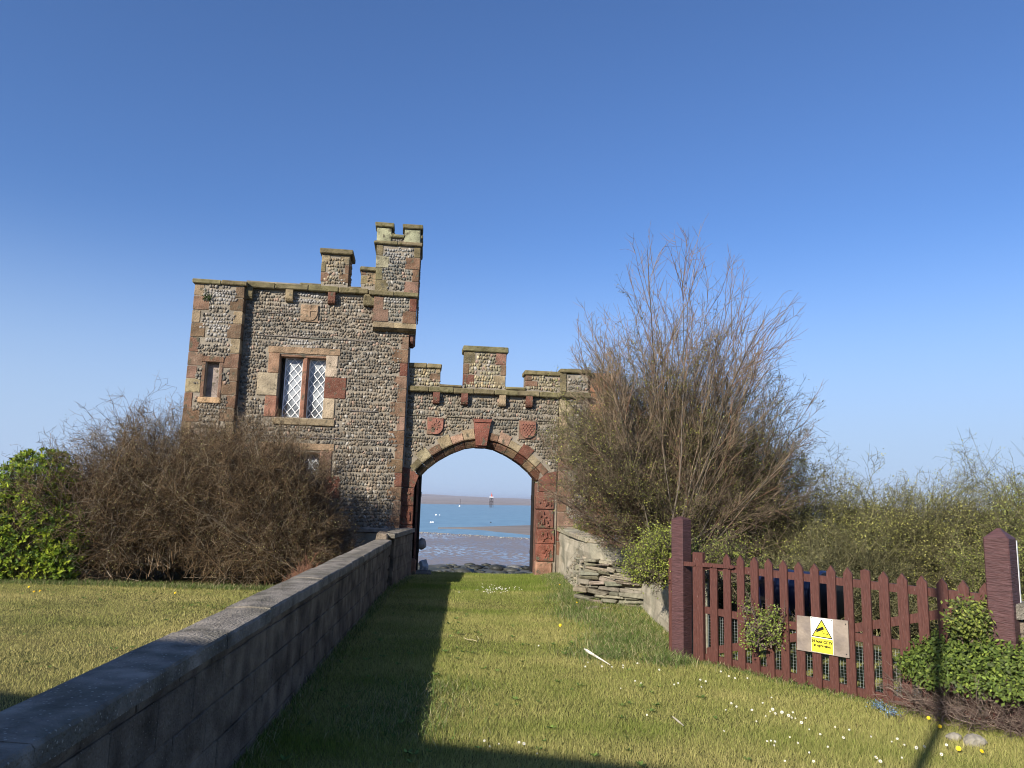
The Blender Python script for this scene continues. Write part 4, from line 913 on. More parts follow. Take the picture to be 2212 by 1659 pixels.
def tubes(P, r0, r1, col, k=3):
    """triangular-section twigs; P (N,m,3), r0 r1 (N,), col (N,3)"""
    N, m_, _ = P.shape; T = nrm(np.gradient(P, axis=1)); up = np.array([.21, .37, .9]); a = nrm(np.cross(T, up)); b = np.cross(T, a)
    R = r0[:, None]+(r1-r0)[:, None]*np.linspace(0, 1, m_)[None]; th = np.arange(k)*2*np.pi/k
    V = P[:, :, None]+R[..., None, None]*(np.cos(th)[None, None, :, None]*a[:, :, None]+np.sin(th)[None, None, :, None]*b[:, :, None])
    base = (np.arange(N)*m_*k)[:, None, None]+(np.arange(m_-1)*k)[None, :, None]; j = np.arange(k)[None, None]; j2 = (j+1) % k
    F_ = np.stack([base+j, base+j2, base+k+j2, base+k+j], -1).reshape(-1, 4)
    return V.reshape(-1, 3), F_, np.repeat(col, m_*k, 0)
def leaves(Pc, Nn, size, col, rg, asp=.5, fold=.25):
    """pointed folded leaves: centres, facing, sizes"""
    n = len(Pc); Nn = nrm(Nn); t = nrm(np.cross(Nn, rg.normal(0, 1, (n, 3)))); b = np.cross(Nn, t); s_ = size[:, None]
    V = np.stack([Pc, Pc+s_*(.5*t+asp*.5*b)+fold*.3*s_*Nn, Pc+s_*t, Pc+s_*(.5*t-asp*.5*b)+fold*.3*s_*Nn], 1)
    F_ = (np.array([[0, 1, 2, 3]])+np.arange(n)[:, None]*4); F3 = np.concatenate([F_[:, [0, 1, 2]], F_[:, [0, 2, 3]]])
    return V.reshape(-1, 3), F3, np.repeat(col, 4, 0)
def join(L_):
    Vs, Fs, Cs = [], [], []; o = 0
    for V, F_, C in L_: Vs.append(V); Fs.append(F_+o); Cs.append(C); o += len(V)
    return np.concatenate(Vs), np.concatenate(Fs), np.concatenate(Cs)
def cvar(c, n, rg, k=.25): return np.clip(np.array(c)[None]*np.exp(rg.normal(0, k, (n, 1)))*(1+rg.normal(0, .06, (n, 3))), 0, 1)
def mixc(cols, w_, n, rg, k=.2): return np.clip(np.array(cols)[rg.choice(len(cols), n, p=np.array(w_)/sum(w_))]*np.exp(rg.normal(0, k, (n, 1))), 0, 1)

BL = (2.05, 10.5, .1)
def overpath(P, loc):
    """twigs that would hang over the path below the wall's coping"""
    x = P[..., 0]+loc[0]; y = P[..., 1]+loc[1]; z = P[..., 2]+loc[2]
    return ((x < wallx(y)+.20) & (z < .86+.14*np.sin(y*3))).any(1) | ((y < 11.6) & (x < 2.15) & (z < .92)).any(1) | ((x < .34+.08*np.sin(z*9)) & (z < 3.0)).any(1)
# ---------------- tall bare willow-like bush on the right
rg = np.random.default_rng(21)
bb = empty('tall_bush', BL, label='tall bare many-stemmed bush with upswept grey twigs, taller than the archway', cat='bush')
def rmax(th):   # reach of the bush in each direction of the picture plane, th from the left horizontal, degrees
    return np.interp(th, [-10, 0, 20, 40, 54, 65, 71, 78, 84, 88, 92, 97, 102, 106, 114, 121, 130, 140, 151, 165, 180], [1.5, 1.6, 1.75, 1.95, 2.3, 2.75, 3.5, 3.5, 3.95, 5.15, 4.05, 4.4, 3.85, 3.95, 3.55, 3.45, 3.15, 2.75, 2.45, 1.8, 1.4])
N1 = 200; th = np.concatenate([np.linspace(-4, 168, 140)+rg.normal(0, 2, 140), np.clip(rg.normal(80, 22, 60), 20, 140)]); ydev = rg.normal(0, .33, N1)
Lm = rmax(th)*rg.uniform(.80, .97, N1)*np.sqrt(np.clip(1-ydev**2*.6, .3, 1))
t = np.radians(th); D = np.stack([-np.cos(t)*1.08, ydev, np.sin(t)*.92-.02], -1); S = np.stack([rg.normal(.12, .14, N1)-np.cos(t)*.05, rg.normal(0, .25, N1), np.full(N1, .85)+rg.uniform(-.4, .2, N1)], -1)
P1 = polyl(S, D, Lm, 9, .07, .05, rg); k_ = ~overpath(P1, BL); P1, Lm = P1[k_], Lm[k_]; N1 = len(P1); parts = []; 
greys = [(.22, .165, .11), (.27, .20, .135), (.17, .13, .088), (.21, .125, .08)]
def lowred(P, base):   # lower left of the bush is a tangle of red-brown blackthorn twigs
    q = np.clip((1.9-P[:, 0, 2])/1.2, 0, 1)*np.clip((.6-P[:, 0, 0])/1.2, .15, 1); return base*(1-q[:, None])+np.array([.135, .078, .058])*q[:, None]*np.exp(rg.normal(0, .2, (len(P), 1)))
parts.append(tubes(P1, rg.uniform(.010, .020, N1), np.full(N1, .0022), mixc([(.12, .10, .075), (.17, .14, .11), (.10, .085, .06)], [2, 1, 1], N1, rg), 5))
S, D, L2, ix = kids(P1, Lm, 13, .12, .95, .2, .55, .42, rg); P2 = polyl(S, D, L2, 5, .12, .07, rg); k_ = ~overpath(P2, BL); P2, L2 = P2[k_], L2[k_]; parts.append(tubes(P2, np.full(len(L2), .0052), np.full(len(L2), .0018), lowred(P2, mixc(greys, [2, 2, 1, 1], len(L2), rg))))
S, D, L3, ix = kids(P2, L2, 8, .12, 1, .35, .95, .5, rg); P3 = polyl(S, D, L3, 3, .20, .05, rg); k_ = ~overpath(P3, BL); P3, L3 = P3[k_], L3[k_]; parts.append(tubes(P3, np.full(len(L3), .0028), np.full(len(L3), .0013), lowred(P3, mixc(greys, [2, 2, 2, 1], len(L3), rg))))
low = P3[:, 0, 2] < 2.6+rg.normal(0, .4, len(P3)); S, D, L4, ix = kids(P3[low], L3[low], 3, .2, 1, .4, 1.1, .6, rg); P4 = polyl(S, D, L4, 2, .2, 0, rg); k_ = ~overpath(P4, BL); P4, L4 = P4[k_], L4[k_]; parts.append(tubes(P4, np.full(len(L4), .0022), np.full(len(L4), .0012), lowred(P4, mixc([(.13, .105, .07), (.16, .12, .09)], [1, 1], len(L4), rg))))
V, F_, C = join(parts[:1]); np_mesh('stems', V, F_, C, M['twig'], bb)
V, F_, C = join(parts[1:]); np_mesh('twigs', V, F_, C, M['twig'], bb)
# olive leaves and lichen in the lower middle, catkin buds above
w_ = np.exp(-((P3[:, -1, 0]-.1)/1.1)**2)*np.clip((2.9-P3[:, -1, 2])/1.7, 0, 1)+.0; sel = np.where(rg.random(len(P3)) < w_*1.4)[0]; sel = np.repeat(sel, 6)
Pc = P3[sel, rg.integers(1, 4, len(sel))]+rg.normal(0, .03, (len(sel), 3)); n = len(Pc)
lv = [leaves(Pc, rg.normal(0, 1, (n, 3))+np.array([-.3, -.6, .6]), rg.uniform(.014, .03, n), mixc([(.12, .115, .045), (.17, .165, .05), (.09, .085, .045), (.24, .25, .06)], [4, 2, 3, 1], n, rg), rg)]
sel = rg.integers(0, len(P3), 5000); Pc = P3[sel, rg.integers(1, 4, 5000)]; lv.append(leaves(Pc, rg.normal(0, 1, (5000, 3)), rg.uniform(.008, .016, 5000), mixc([(.30, .27, .2), (.2, .17, .1)], [1, 1], 5000, rg), rg))
V, F_, C = join(lv); np_mesh('foliage', V, F_, C, M['leaf'], bb)

# ---------------- generic twiggy shrub
def shrub(name, loc, rx, ry, H, n1, n2, n3, twc, lvc, lvw, nleaf, lsize, seed, label, cat='shrub', group=None, up=.06, spread=1.0, wig=.19, rt=.0022, leafz=(0, 9), bristle=0, sil=None, n4=0, lasp=.5, loose=.025, zb=0.0, clear=False, t0=.15):
    rg = np.random.default_rng(seed); e = empty(name, loc, label=label, cat=cat, group=group)
    S = np.stack([rg.uniform(-.75, .75, n1)*rx, rg.uniform(-.75, .75, n1)*ry, rg.uniform(zb, zb+.12*H, n1)], -1)
    Tt = np.stack([rg.uniform(-1, 1, n1), rg.uniform(-1, 1, n1)], -1); hgt = np.sqrt(np.clip(1-(np.abs(Tt[:, 0])**2.6)*.75-(Tt[:, 1]**2)*.35, .06, 1))
    if sil is not None: hgt = np.interp(Tt[:, 0], sil[0], sil[1])*np.sqrt(np.clip(1-Tt[:, 1]**2*.35, .1, 1))
    T3 = np.stack([Tt[:, 0]*rx*spread, Tt[:, 1]*ry*spread, H*hgt*rg.uniform(.45, .98, n1)**.8], -1); D = T3-S; L = np.linalg.norm(D, axis=1)
    P1 = polyl(S, D, L, 6, wig*.6, .02, rg)
    if clear: k_ = ~overpath(P1, loc); P1, L = P1[k_], L[k_]; n1 = len(P1)
    pr = [tubes(P1, np.full(n1, .007)*rg.uniform(.6, 1.5, n1), np.full(n1, .002), mixc(twc, [1]*len(twc), n1, rg))]
    S, D, L2, _ = kids(P1, L, n2, t0, 1, .3, .9, .32, rg, .3); P2 = polyl(S, D, L2, 4, wig, up, rg)
    if clear: k_ = ~overpath(P2, loc); P2, L2 = P2[k_], L2[k_]
    pr.append(tubes(P2, np.full(len(L2), .0034), np.full(len(L2), .0016), mixc(twc, [1]*len(twc), len(L2), rg)))
    S, D, L3, _ = kids(P2, L2, n3, .1, 1, .5, 1.35, .55, rg, .4); P3 = polyl(S, D, L3, 2, wig*1.3, up*.6, rg)
    if clear: k_ = ~overpath(P3, loc); P3, L3 = P3[k_], L3[k_]
    pr.append(tubes(P3, np.full(len(L3), rt), np.full(len(L3), rt*.55), mixc(twc, [1]*len(twc), len(L3), rg)))
    Pend = P3
    if n4:
        S, D, L4, _ = kids(P3, L3, n4, .1, 1, .5, 1.3, .6, rg, .4); P4 = polyl(S, D, L4, 1, wig, 0, rg); pr.append(tubes(P4, np.full(len(L4), rt*.8), np.full(len(L4), rt*.5), mixc(twc, [1]*len(twc), len(L4), rg)))
    if bristle:
        c_ = np.where(P1[:, -1, 2] > H*.45)[0]; ix = rg.choice(c_, bristle); D = np.stack([rg.normal(0, .28, bristle), rg.normal(0, .28, bristle), np.ones(bristle)], -1)
        Lb = rg.uniform(.12, .30, bristle); Pb = polyl(P1[ix, -1]+rg.normal(0, .08, (bristle, 3)), D, Lb, 4, .07, 0, rg); pr.append(tubes(Pb, np.full(bristle, .0028), np.full(bristle, .0014), mixc(twc, [1]*len(twc), bristle, rg)))
        S, D, L5, _ = kids(Pb, Lb, 7, .1, 1, .5, 1.1, .25, rg); P5 = polyl(S, D, L5, 1, .1, 0, rg); pr.append(tubes(P5, np.full(len(L5), .002), np.full(len(L5), .001), mixc(twc, [1]*len(twc), len(L5), rg)))
    V, F_, C = join(pr[1:]); np_mesh('twigs', V, F_, C, M['twig'], e); V, F_, C = pr[0]; np_mesh('stems', V, F_, C, M['twig'], e)
    if nleaf:
        P = P3.reshape(-1, 3); P = P[(P[:, 2] > leafz[0]) & (P[:, 2] < leafz[1])]; ix = rg.integers(0, len(P), nleaf); Pc = P[ix]+rg.normal(0, loose, (nleaf, 3)); out = Pc*np.array([.4, .6, .3])
        pm = .5+.5*vnoise(Pc[:, 0], Pc[:, 2], 3.2, seed); keep = rg.random(nleaf) < .35+.9*pm; Pc = Pc[keep]; out = out[keep]; n = len(Pc)
        V, F_, C = leaves(Pc, rg.normal(0, .8, (n, 3))+out+np.array([-.3, -.5, .6]), rg.uniform(*lsize, n), mixc(lvc, lvw, n, rg, .25), rg, lasp); np_mesh('foliage', V, F_, C, M['leaf'], e)
    return e
brown = [(.11, .070, .036), (.21, .145, .085), (.04, .027, .016), (.12, .078, .042)]
brlv = [(.15, .135, .045), (.27, .25, .11), (.085, .075, .03)]
shrub('thorn_hedge', (-7.0, 13.9, 0), 1.75, 1.05, 2.95, 460, 14, 8, brown+[(.22, .18, .13)], brlv, [3, 2, 2], 52000, (.014, .032), 3, 'left mass of the brown leafless thorn hedge, behind the bright green shrub', 'hedge', 'thorn hedges in front of the tower', bristle=190, n4=1, t0=.02, rt=.0028,
      sil=([-1, -.8, -.5, -.1, .3, .8, 1], [.35, .62, .86, .97, 1.0, .97, .80]))
shrub('thorn_hedge', (-4.4, 13.75, 0), 1.55, 1.0, 2.95, 460, 14, 8, brown+[(.20, .16, .11)], brlv, [3, 2, 2], 46000, (.014, .032), 4, 'right mass of the brown leafless thorn hedge, below the tower window', 'hedge', 'thorn hedges in front of the tower', bristle=200, n4=1, t0=.02, rt=.0028,
      sil=([-1, -.8, -.4, 0, .3, .6, .8, 1], [.85, .98, 1.0, .95, .92, .70, .45, .2]))
shrub('dry_tuft', (-3.25, 12.75, 0), .42, .3, .42, 160, 8, 4, [(.25, .12, .075), (.30, .17, .10), (.2, .11, .08)], None, None, 0, (0, 0), 6, 'low tuft of rusty dry twigs against the garden wall', 'plant', wig=.25)
shrub('dense_bush', (2.3, 10.9, .1), 1.85, 1.0, 4.1, 360, 14, 8, [(.10, .08, .048), (.07, .055, .035), (.16, .13, .08)], [(.14, .135, .04), (.085, .085, .03), (.26, .26, .06)], [3, 3, 2], 150000, (.016, .034), 40, 'dense dark olive bush tangled through the foot of the tall bare bush', 'bush', n4=2, spread=1.05, wig=.15,
      sil=([-1, -.7, -.4, -.1, .15, .45, .75, 1], [.62, .76, .84, .95, 1.0, .84, .70, .50]), bristle=60, clear=True)
# right-hand hedge behind the gate
ol = [(.13, .12, .055), (.19, .17, .09), (.07, .066, .032)]
shrub('hawthorn_hedge', (5.2, 10.6, 0), 1.75, 1.0, 1.88, 380, 14, 8, ol, [(.27, .27, .070), (.40, .39, .11), (.12, .13, .045)], [3, 2, 2], 140000, (.016, .032), 8, 'grey-green hawthorn hedge with spiky pale twigs, middle of the row behind the gate', 'hedge', 'hedges behind the picket gate', bristle=110, n4=1,
      sil=([-1, -.6, -.2, .3, .7, 1], [.62, .78, .97, .95, 1.0, .95]))
shrub('hawthorn_hedge', (7.9, 10.1, 0), 1.7, 1.0, 2.06, 340, 14, 8, ol, [(.27, .27, .075), (.40, .40, .11), (.13, .13, .05)], [3, 2, 2], 100000, (.016, .030), 9, 'taller twiggy hawthorn hedge at the right edge of the picture', 'hedge', 'hedges behind the picket gate', bristle=150, n4=1,
      sil=([-1, -.4, 1], [.88, 1.0, 1.0]))
shrub('privet_shrub', (5.95, 8.3, 0), .95, .7, 1.85, 150, 12, 7, ol, [(.20, .22, .055), (.28, .30, .075), (.13, .15, .04)], [3, 2, 2], 52000, (.018, .032), 10, 'yellow-green small-leaved shrub behind the thick right gate post', 'shrub', n4=0)
shrub('privet_shrub', (4.15, 9.7, 0), 1.0, .7, 1.42, 170, 12, 7, ol, [(.13, .13, .06), (.20, .19, .085), (.08, .085, .04)], [3, 2, 2], 40000, (.016, .028), 12, 'olive shrub seen over the middle of the gate, in front of the hawthorn hedge', 'shrub')
shrub('laurel_shrub', (3.5, 11.0, 0), 1.0, .8, 1.55, 150, 11, 6, [(.08, .075, .05)], [(.035, .055, .020), (.055, .085, .03), (.10, .14, .06)], [3, 3, 1], 42000, (.025, .045), 13, 'dark green dense shrub under the right side of the tall bush', 'shrub')
shrub('heather_shrub', (4.3, 11.9, 0), 1.3, .6, 1.95, 160, 12, 7, [(.19, .135, .08), (.16, .13, .085)], [(.20, .165, .075), (.16, .15, .06)], [2, 1], 24000, (.014, .026), 14, 'ochre-brown shrub top between the tall bush and the hawthorn hedge', 'shrub')
# leafy hawthorn sprays at the left gate post
shrub('hawthorn_bush', (1.80, 8.75, .68), .46, .32, .62, 110, 9, 5, [(.11, .09, .06)], [(.26, .30, .05), (.33, .37, .07), (.15, .18, .045)], [3, 2, 2], 15000, (.016, .030), 15, 'fresh yellow-green hawthorn sprays hanging over the wall beside the left gate post', 'bush', wig=.3, loose=.05)
shrub('hawthorn_bush', (2.42, 8.35, .78), .50, .30, .45, 60, 8, 4, [(.11, .09, .06)], [(.22, .25, .05), (.28, .31, .07), (.12, .14, .04)], [3, 2, 2], 5000, (.016, .028), 16, 'green hawthorn sprays over the top rail just right of the left gate post', 'bush', wig=.3, loose=.05)
# climbers at the gate
def gl(s_, y, z): v = G(s_, y, z); return (v.x, v.y, v.z)
shrub('bramble', gl(.90, -.07, .28), .22, .07, .44, 36, 7, 4, [(.16, .12, .10)], [(.20, .26, .05), (.28, .34, .07), (.12, .15, .04)], [3, 2, 1], 2600, (.018, .034), 17, 'leafy bramble growing through the gate left of the sign', 'plant', wig=.4, loose=.04, bristle=8)
shrub('climber', gl(2.66, -.08, .60), .15, .09, .36, 36, 7, 4, [(.13, .10, .07)], [(.20, .24, .045), (.10, .13, .035), (.30, .32, .08)], [3, 3, 1], 3600, (.022, .042), 18, 'glossy leafy climber at the foot of the right gate post', 'plant', wig=.2)
# clipped bush bottom right: leaves over bare woody twigs
def clipped(loc, rx, ry, H, seed):
    rg = np.random.default_rng(seed); e = empty('clipped_bush', loc, GROT, label='low clipped green bush over a bare tangle of woody twigs at the lower right', cat='bush')
    n = 700; a = rg.uniform(0, 6.28, n); r = rg.uniform(.1, 1, n)**.6; S = np.stack([np.cos(a)*rx*r*.95, np.sin(a)*ry*r*.95, rg.uniform(.0, .16, n)], -1); D = np.stack([np.cos(a)+rg.normal(0, .7, n), np.sin(a)*.7+rg.normal(0, .6, n), rg.uniform(-.05, .7, n)], -1)
    L = rg.uniform(.15, .42, n); P1 = polyl(S, D, L, 7, .28, .03, rg); pr = [tubes(P1, rg.uniform(.002, .0038, n), np.full(n, .0013), mixc([(.20, .15, .12), (.26, .20, .16), (.13, .095, .08)], [2, 1, 2], n, rg))]
    S, D, L2, _ = kids(P1, L, 5, .1, 1, .4, 1.2, .5, rg); P2 = polyl(S, D, L2, 4, .25, .03, rg); pr.append(tubes(P2, np.full(len(L2), .0016), np.full(len(L2), .0009), mixc([(.20, .15, .12), (.15, .11, .09)], [1, 1], len(L2), rg)))
    V, F_, C = join(pr); 
    V[:, 2] = np.maximum(V[:, 2], .004); np_mesh('twigs', V, F_, C, M['twig'], e)
    n = 21000; u_ = rg.uniform(-1, 1, n); v_ = rg.uniform(-1, 1, n); ok = u_**2+v_**2 < 1; u_, v_ = u_[ok], v_[ok]; n = len(u_); dome = np.sqrt(np.clip(1-u_**2*.7-v_**2*.8, 0, 1))
    top = H*dome*(1+.10*vnoise(u_, v_, 6, 4)); Z = .23+(top-.20)*rg.uniform(0, 1, n)**.35
    Pc = np.stack([u_*rx*1.05, v_*ry*1.1, Z], -1)+rg.normal(0, .012, (n, 3)); Nn = np.stack([u_*.6, v_*.8-.35, dome], -1)+rg.normal(0, .45, (n, 3))
    V, F_, C = leaves(Pc, Nn, rg.uniform(.022, .044, n), mixc([(.14, .19, .035), (.085, .125, .025), (.22, .27, .05), (.06, .08, .02)], [3, 3, 1, 2], n, rg, .22), rg, .55); np_mesh('foliage', V, F_, C, M['leaf'], e)
cl = gz(2145, 1585); clipped((cl.x+.17, cl.y+.20, 0), .66, .42, .70, 19)
# glossy evergreen shrub on the left: whorls of leaves at the shoot tips
def evergreen(loc, lobes, nwh, seed):
    rg = np.random.default_rng(seed); e = empty('evergreen_shrub', loc, label='bright yellow-green glossy evergreen shrub at the left edge of the lawn', cat='shrub')
    Pc, Nn = [], []
    for (cx, cy, cz, rx, ry, rz, wt) in lobes:
        n = int(nwh*wt); d = nrm(rg.normal(0, 1, (n, 3))); d[:, 1] = -np.abs(d[:, 1])*np.where(rg.random(n) < .8, 1, -1); k = (1-.35*rg.random(n)**2)[:, None]*(1+.12*vnoise(d[:, 0]*3, d[:, 2]*3, 1.6, seed)[:, None])
        p = np.array([cx, cy, cz])+d*np.array([rx, ry, rz])*k; Pc.append(p); Nn.append(nrm(d*np.array([1, 1, .5])+np.array([0, -.1, .75])+rg.normal(0, .25, (n, 3))))
    Pc = np.concatenate(Pc); Nn = np.concatenate(Nn); ok = Pc[:, 2] > .05; Pc, Nn = Pc[ok], Nn[ok]; n = len(Pc)
    S0 = np.stack([Pc[:, 0]*.5, Pc[:, 1]*.4+.2, np.clip(Pc[:, 2]-.7, 0, 3)], -1); P1 = np.stack([S0, (S0+Pc)/2-[0, 0, .08], Pc], 1); V, F_, C = tubes(P1, np.full(n, .005), np.full(n, .002), cvar((.10, .10, .04), n, rg)); np_mesh('branches', V, F_, C, M['twig'], e)
    k = 9; idx = np.repeat(np.arange(n), k); T = Nn[idx]; R = rg.normal(0, 1, T.shape); R = nrm(R-(R*T).sum(1, keepdims=True)*T); el = rg.uniform(.15, 1.1, len(T))[:, None]; ax = nrm(R*np.cos(el)+T*np.sin(el)); sz = rg.uniform(.05, .085, len(T))[:, None]
    b0 = Pc[idx]-T*rg.uniform(0, .05, (len(T), 1)); sd = nrm(np.cross(ax, T)); nn_ = np.cross(sd, ax)
    V = np.stack([b0, b0+ax*sz*.55+sd*sz*.20+nn_*sz*.04, b0+ax*sz, b0+ax*sz*.55-sd*sz*.20+nn_*sz*.04], 1).reshape(-1, 3); q = np.arange(len(T))[:, None]*4; F_ = np.concatenate([q+[0, 1, 2], q+[0, 2, 3]])
    tone = mixc([(.27, .33, .03), (.17, .25, .026), (.07, .12, .02)], [4, 3, 3], n, rg, .2)[idx]*np.exp(rg.normal(0, .12, (len(T), 1))); C = np.repeat(tone, 4, 0); np_mesh('foliage', V, F_, C, M['leaf'], e)
evergreen((-8.35, 13.0, 0), [(.08, .2, .78, 1.2, .6, .84, .42), (.12, .35, 1.72, .68, .5, .58, .22), (-1.0, .1, .8, .8, .6, .85, .25), (.75, .15, .45, .45, .4, .5, .11)], 3300, 23)
# small plants on masonry
shrub('wall_fern', W(-5.83, -.42, 5.50), .09, .04, .16, 14, 4, 2, [(.05, .06, .03)], [(.06, .09, .03), (.09, .12, .04)], [1, 1], 500, (.02, .035), 31, 'small dark green plant rooted high in the left turret masonry', 'plant')
shrub('wall_shrub', W(2.12, -.5, .85), .15, .12, .50, 24, 6, 3, [(.10, .09, .05)], [(.32, .33, .06), (.24, .26, .05)], [1, 1], 1500, (.018, .032), 32, 'yellow-green plant against the pier just above the crumbling wall', 'plant')

# ---------------- grass
def patchcol(x, y, n, rg, dry=0.0):
    a = .5+.5*vnoise(x, y, 1.1, 41); b = .5+.5*vnoise(x, y, 3.7, 42); lush = np.clip(vnoise(x, y, 1.9, 47)*1.6-.35, 0, 1); d = np.clip(.50-.36*lush+1.35*(a*.6+b*.4-.5)+dry+rg.normal(0, .17, n), 0, 1)[:, None]
    g_ = np.array([.175, .235, .036]); s_ = np.array([.56, .48, .19]); return (g_*(1-d)+s_*d)*np.exp(rg.normal(0, .2, (n, 1)))
def blades(x, y, h, wd, col, rg, lean=.55, seg=1):
    n = len(x); z = gh(x, y)-.004; a = rg.uniform(0, 6.283, n); l_ = lean*rg.random(n)**.7; b_ = rg.uniform(0, 6.283, n)
    B = np.stack([x, y, z], -1); sd = np.stack([np.cos(b_), np.sin(b_), b_*0], -1)*wd[:, None]*.5; dr = np.stack([np.cos(a)*l_, np.sin(a)*l_, np.sqrt(1-l_**2*.8)], -1)
    if seg == 1:
        V = np.stack([B-sd, B+sd, B+dr*h[:, None]], 1).reshape(-1, 3); return V, np.arange(n*3).reshape(n, 3), np.repeat(col, 3, 0)
    d2 = nrm(dr+np.stack([np.cos(a), np.sin(a), -a*0-.6], -1)*rg.uniform(.2, 1.0, (n, 1))); mid = B+dr*h[:, None]*.55; tip = mid+d2*h[:, None]*.5
    V = np.stack([B-sd, B+sd, mid+sd*.8, mid-sd*.8, tip], 1).reshape(-1, 3); q = np.arange(n)[:, None]*5; return V, np.concatenate([q+[0, 1, 2], q+[0, 2, 3], q+[3, 2, 4]]), np.repeat(col, 5, 0)
def visible(x, y, mg=40):
    px, py, dz = proj(np.stack([x, y, gh(x, y)], -1)); return (dz > 0) & (px > -mg) & (px < 2212+mg) & (py < 1659+mg*2)
rg = np.random.default_rng(77)
def region(x0, x1, y0, y1, dens, rg):
    n = int((x1-x0)*(y1-y0)*dens); return rg.uniform(x0, x1, n), rg.uniform(y0, y1, n)
xs_, ys_ = [], []
for (x0, x1, y0, y1, dn) in ((-2.2, 4.6, 3.9, 5.8, 17000), (-2.2, 4.6, 5.8, 8.0, 12000), (-2.2, 2.8, 8.0, 11.0, 8500), (-2.2, 1.9, 11.0, 16.9, 5500), (-11, -2.0, 5.6, 9.0, 4200), (-11, -2.0, 9.0, 13.2, 3400), (2.6, 6.0, 6, 9, 1500)):
    a, b = region(x0, x1, y0, y1, dn, rg); xs_.append(a); ys_.append(b)
x = np.concatenate(xs_); y = np.concatenate(ys_); wl = np.interp(y, [-.4, 13.3, 16], [-1.26, -2.06, -1.98])
fence_side = (x-GA.x)*gn.x+(y-GA.y)*gn.y
ok = visible(x, y) & ~((x < wl+.0) & (x > wl-.22)) & ~((y > 8.2) & (x > wallx(y)-.0) & (x < wallx(y)+.3)) & ~((x < wl) & (y > 13.0)) & ~((x > wl) & (y > 16.85))
x, y = x[ok], y[ok]; n = len(x); lawn = x < np.interp(y, [-.4, 13.3], [-1.4, -2.2]); ht = rg.uniform(.022, .05, n)*np.where(lawn, .9, 1)*(1+.35*vnoise(x, y, 2.3, 44)); ht = np.maximum(ht, .014)*(1+.5*np.clip(vnoise(x, y, 1.9, 47)*1.6-.35, 0, 1)); ht[rg.random(n) < .012] *= 1.8
dist = np.hypot(x, y); wdt = .0024+.00030*dist
dryness = np.where(lawn, .16*np.clip((12.2-y)/1.2, -2.5, 1)+.13, .05*vnoise(x, y, .6, 45)-.07)
V, F_, C = blades(x, y, ht, wdt, patchcol(x, y, n, rg, dryness), rg, .97)
tag(np_mesh('grass', V, F_, C, M['grass']), kind='stuff', label='short mown grass of the path and the lawn', cat='grass')
# longer tufts by the crumbling wall, the posts and the foot of the garden wall
P_ = []
def tuft(cx, cy, rx, ry, n, h0, h1):
    P_.append((rg.normal(cx, rx, n), rg.normal(cy, ry, n), rg.uniform(h0, h1, n)))
for yy in np.arange(8.4, 16.2, .28): tuft(float(wallx(yy))-.17, yy, .13, .16, 300, .04, .10)
for (cx, cy) in ((1.35, 9.9), (1.5, 9.2), (1.25, 10.6), (1.0, 10.9), (1.2, 9.0), (1.5, 8.6), (1.0, 8.3), (.95, 12.4), (1.1, 11.6)): tuft(cx, cy, .20, .24, 900, .05, .14)
tuft(1.65, 7.9, .12, .12, 900, .06, .16); tuft(1.1, 8.2, .15, .12, 700, .05, .11)
for yy in np.arange(4.0, 15.5, .45): tuft(np.interp(yy, [-.4, 13.3, 16], [-1.20, -2.0, -1.92]), yy, .05, .2, 150, .05, .12)
for s_ in np.arange(.1, 2.7, .16): v = G(s_, -.03, 0); tuft(v.x, v.y, .07, .07, 90, .04, .10)
for xx in np.arange(-9.3, -3.2, .25): tuft(xx, 12.75+.03*xx+.35, .12, .10, 240, .06, .14)
for yy in (6.0, 6.6, 5.5): tuft(-.9+random.uniform(-.3, .3), yy, .25, .2, 700, .05, .11)
x = np.concatenate([p[0] for p in P_]); y = np.concatenate([p[1] for p in P_]); h = np.concatenate([p[2] for p in P_]); n = len(x)
g_ = mixc([(.10, .16, .035), (.15, .21, .055), (.25, .25, .11), (.42, .37, .2)], [4, 4, 3, 2], n, rg, .2)
V, F_, C = blades(x, y, h, np.full(n, .0042)+.0002*y, g_, rg, .8, 2)
tag(np_mesh('long_grass', V, F_, C, M['grass']), kind='stuff', label='longer green grass tufts along the walls, posts and hedge', cat='grass')

# broad-leaved weeds: flat rosettes of plantain, daisy and dandelion leaves through the turf
nR = 420; wx = np.concatenate([rg.uniform(-1.6, 4.2, 300), rg.uniform(-8, -2.3, 120)]); wy = np.concatenate([rg.uniform(4.4, 12, 300)**1.0, rg.uniform(6.5, 12.3, 120)]); ok = (wx < wallx(wy)-.2) & visible(wx, wy) & ((wx-GA.x)*gn.x+(wy-GA.y)*gn.y < -.1) & (np.abs(wx-np.interp(wy, [-.4, 13.3], [-1.36, -2.16])) > .2); wx, wy = wx[ok], wy[ok]
k = 9; wi = np.repeat(np.arange(len(wx)), k); an = rg.uniform(0, 6.28, len(wi)); szr = rg.uniform(.020, .05, len(wx))[wi]; dr_ = np.stack([np.cos(an), np.sin(an), rg.uniform(.15, .6, len(wi))], -1); sd_ = np.stack([-np.sin(an), np.cos(an), an*0], -1)
b_ = np.stack([wx[wi], wy[wi], gh(wx[wi], wy[wi])+.022], -1); V = np.stack([b_, b_+dr_*szr[:, None]*.6+sd_*szr[:, None]*.22, b_+dr_*szr[:, None], b_+dr_*szr[:, None]*.6-sd_*szr[:, None]*.22], 1).reshape(-1, 3); q = np.arange(len(wi))[:, None]*4
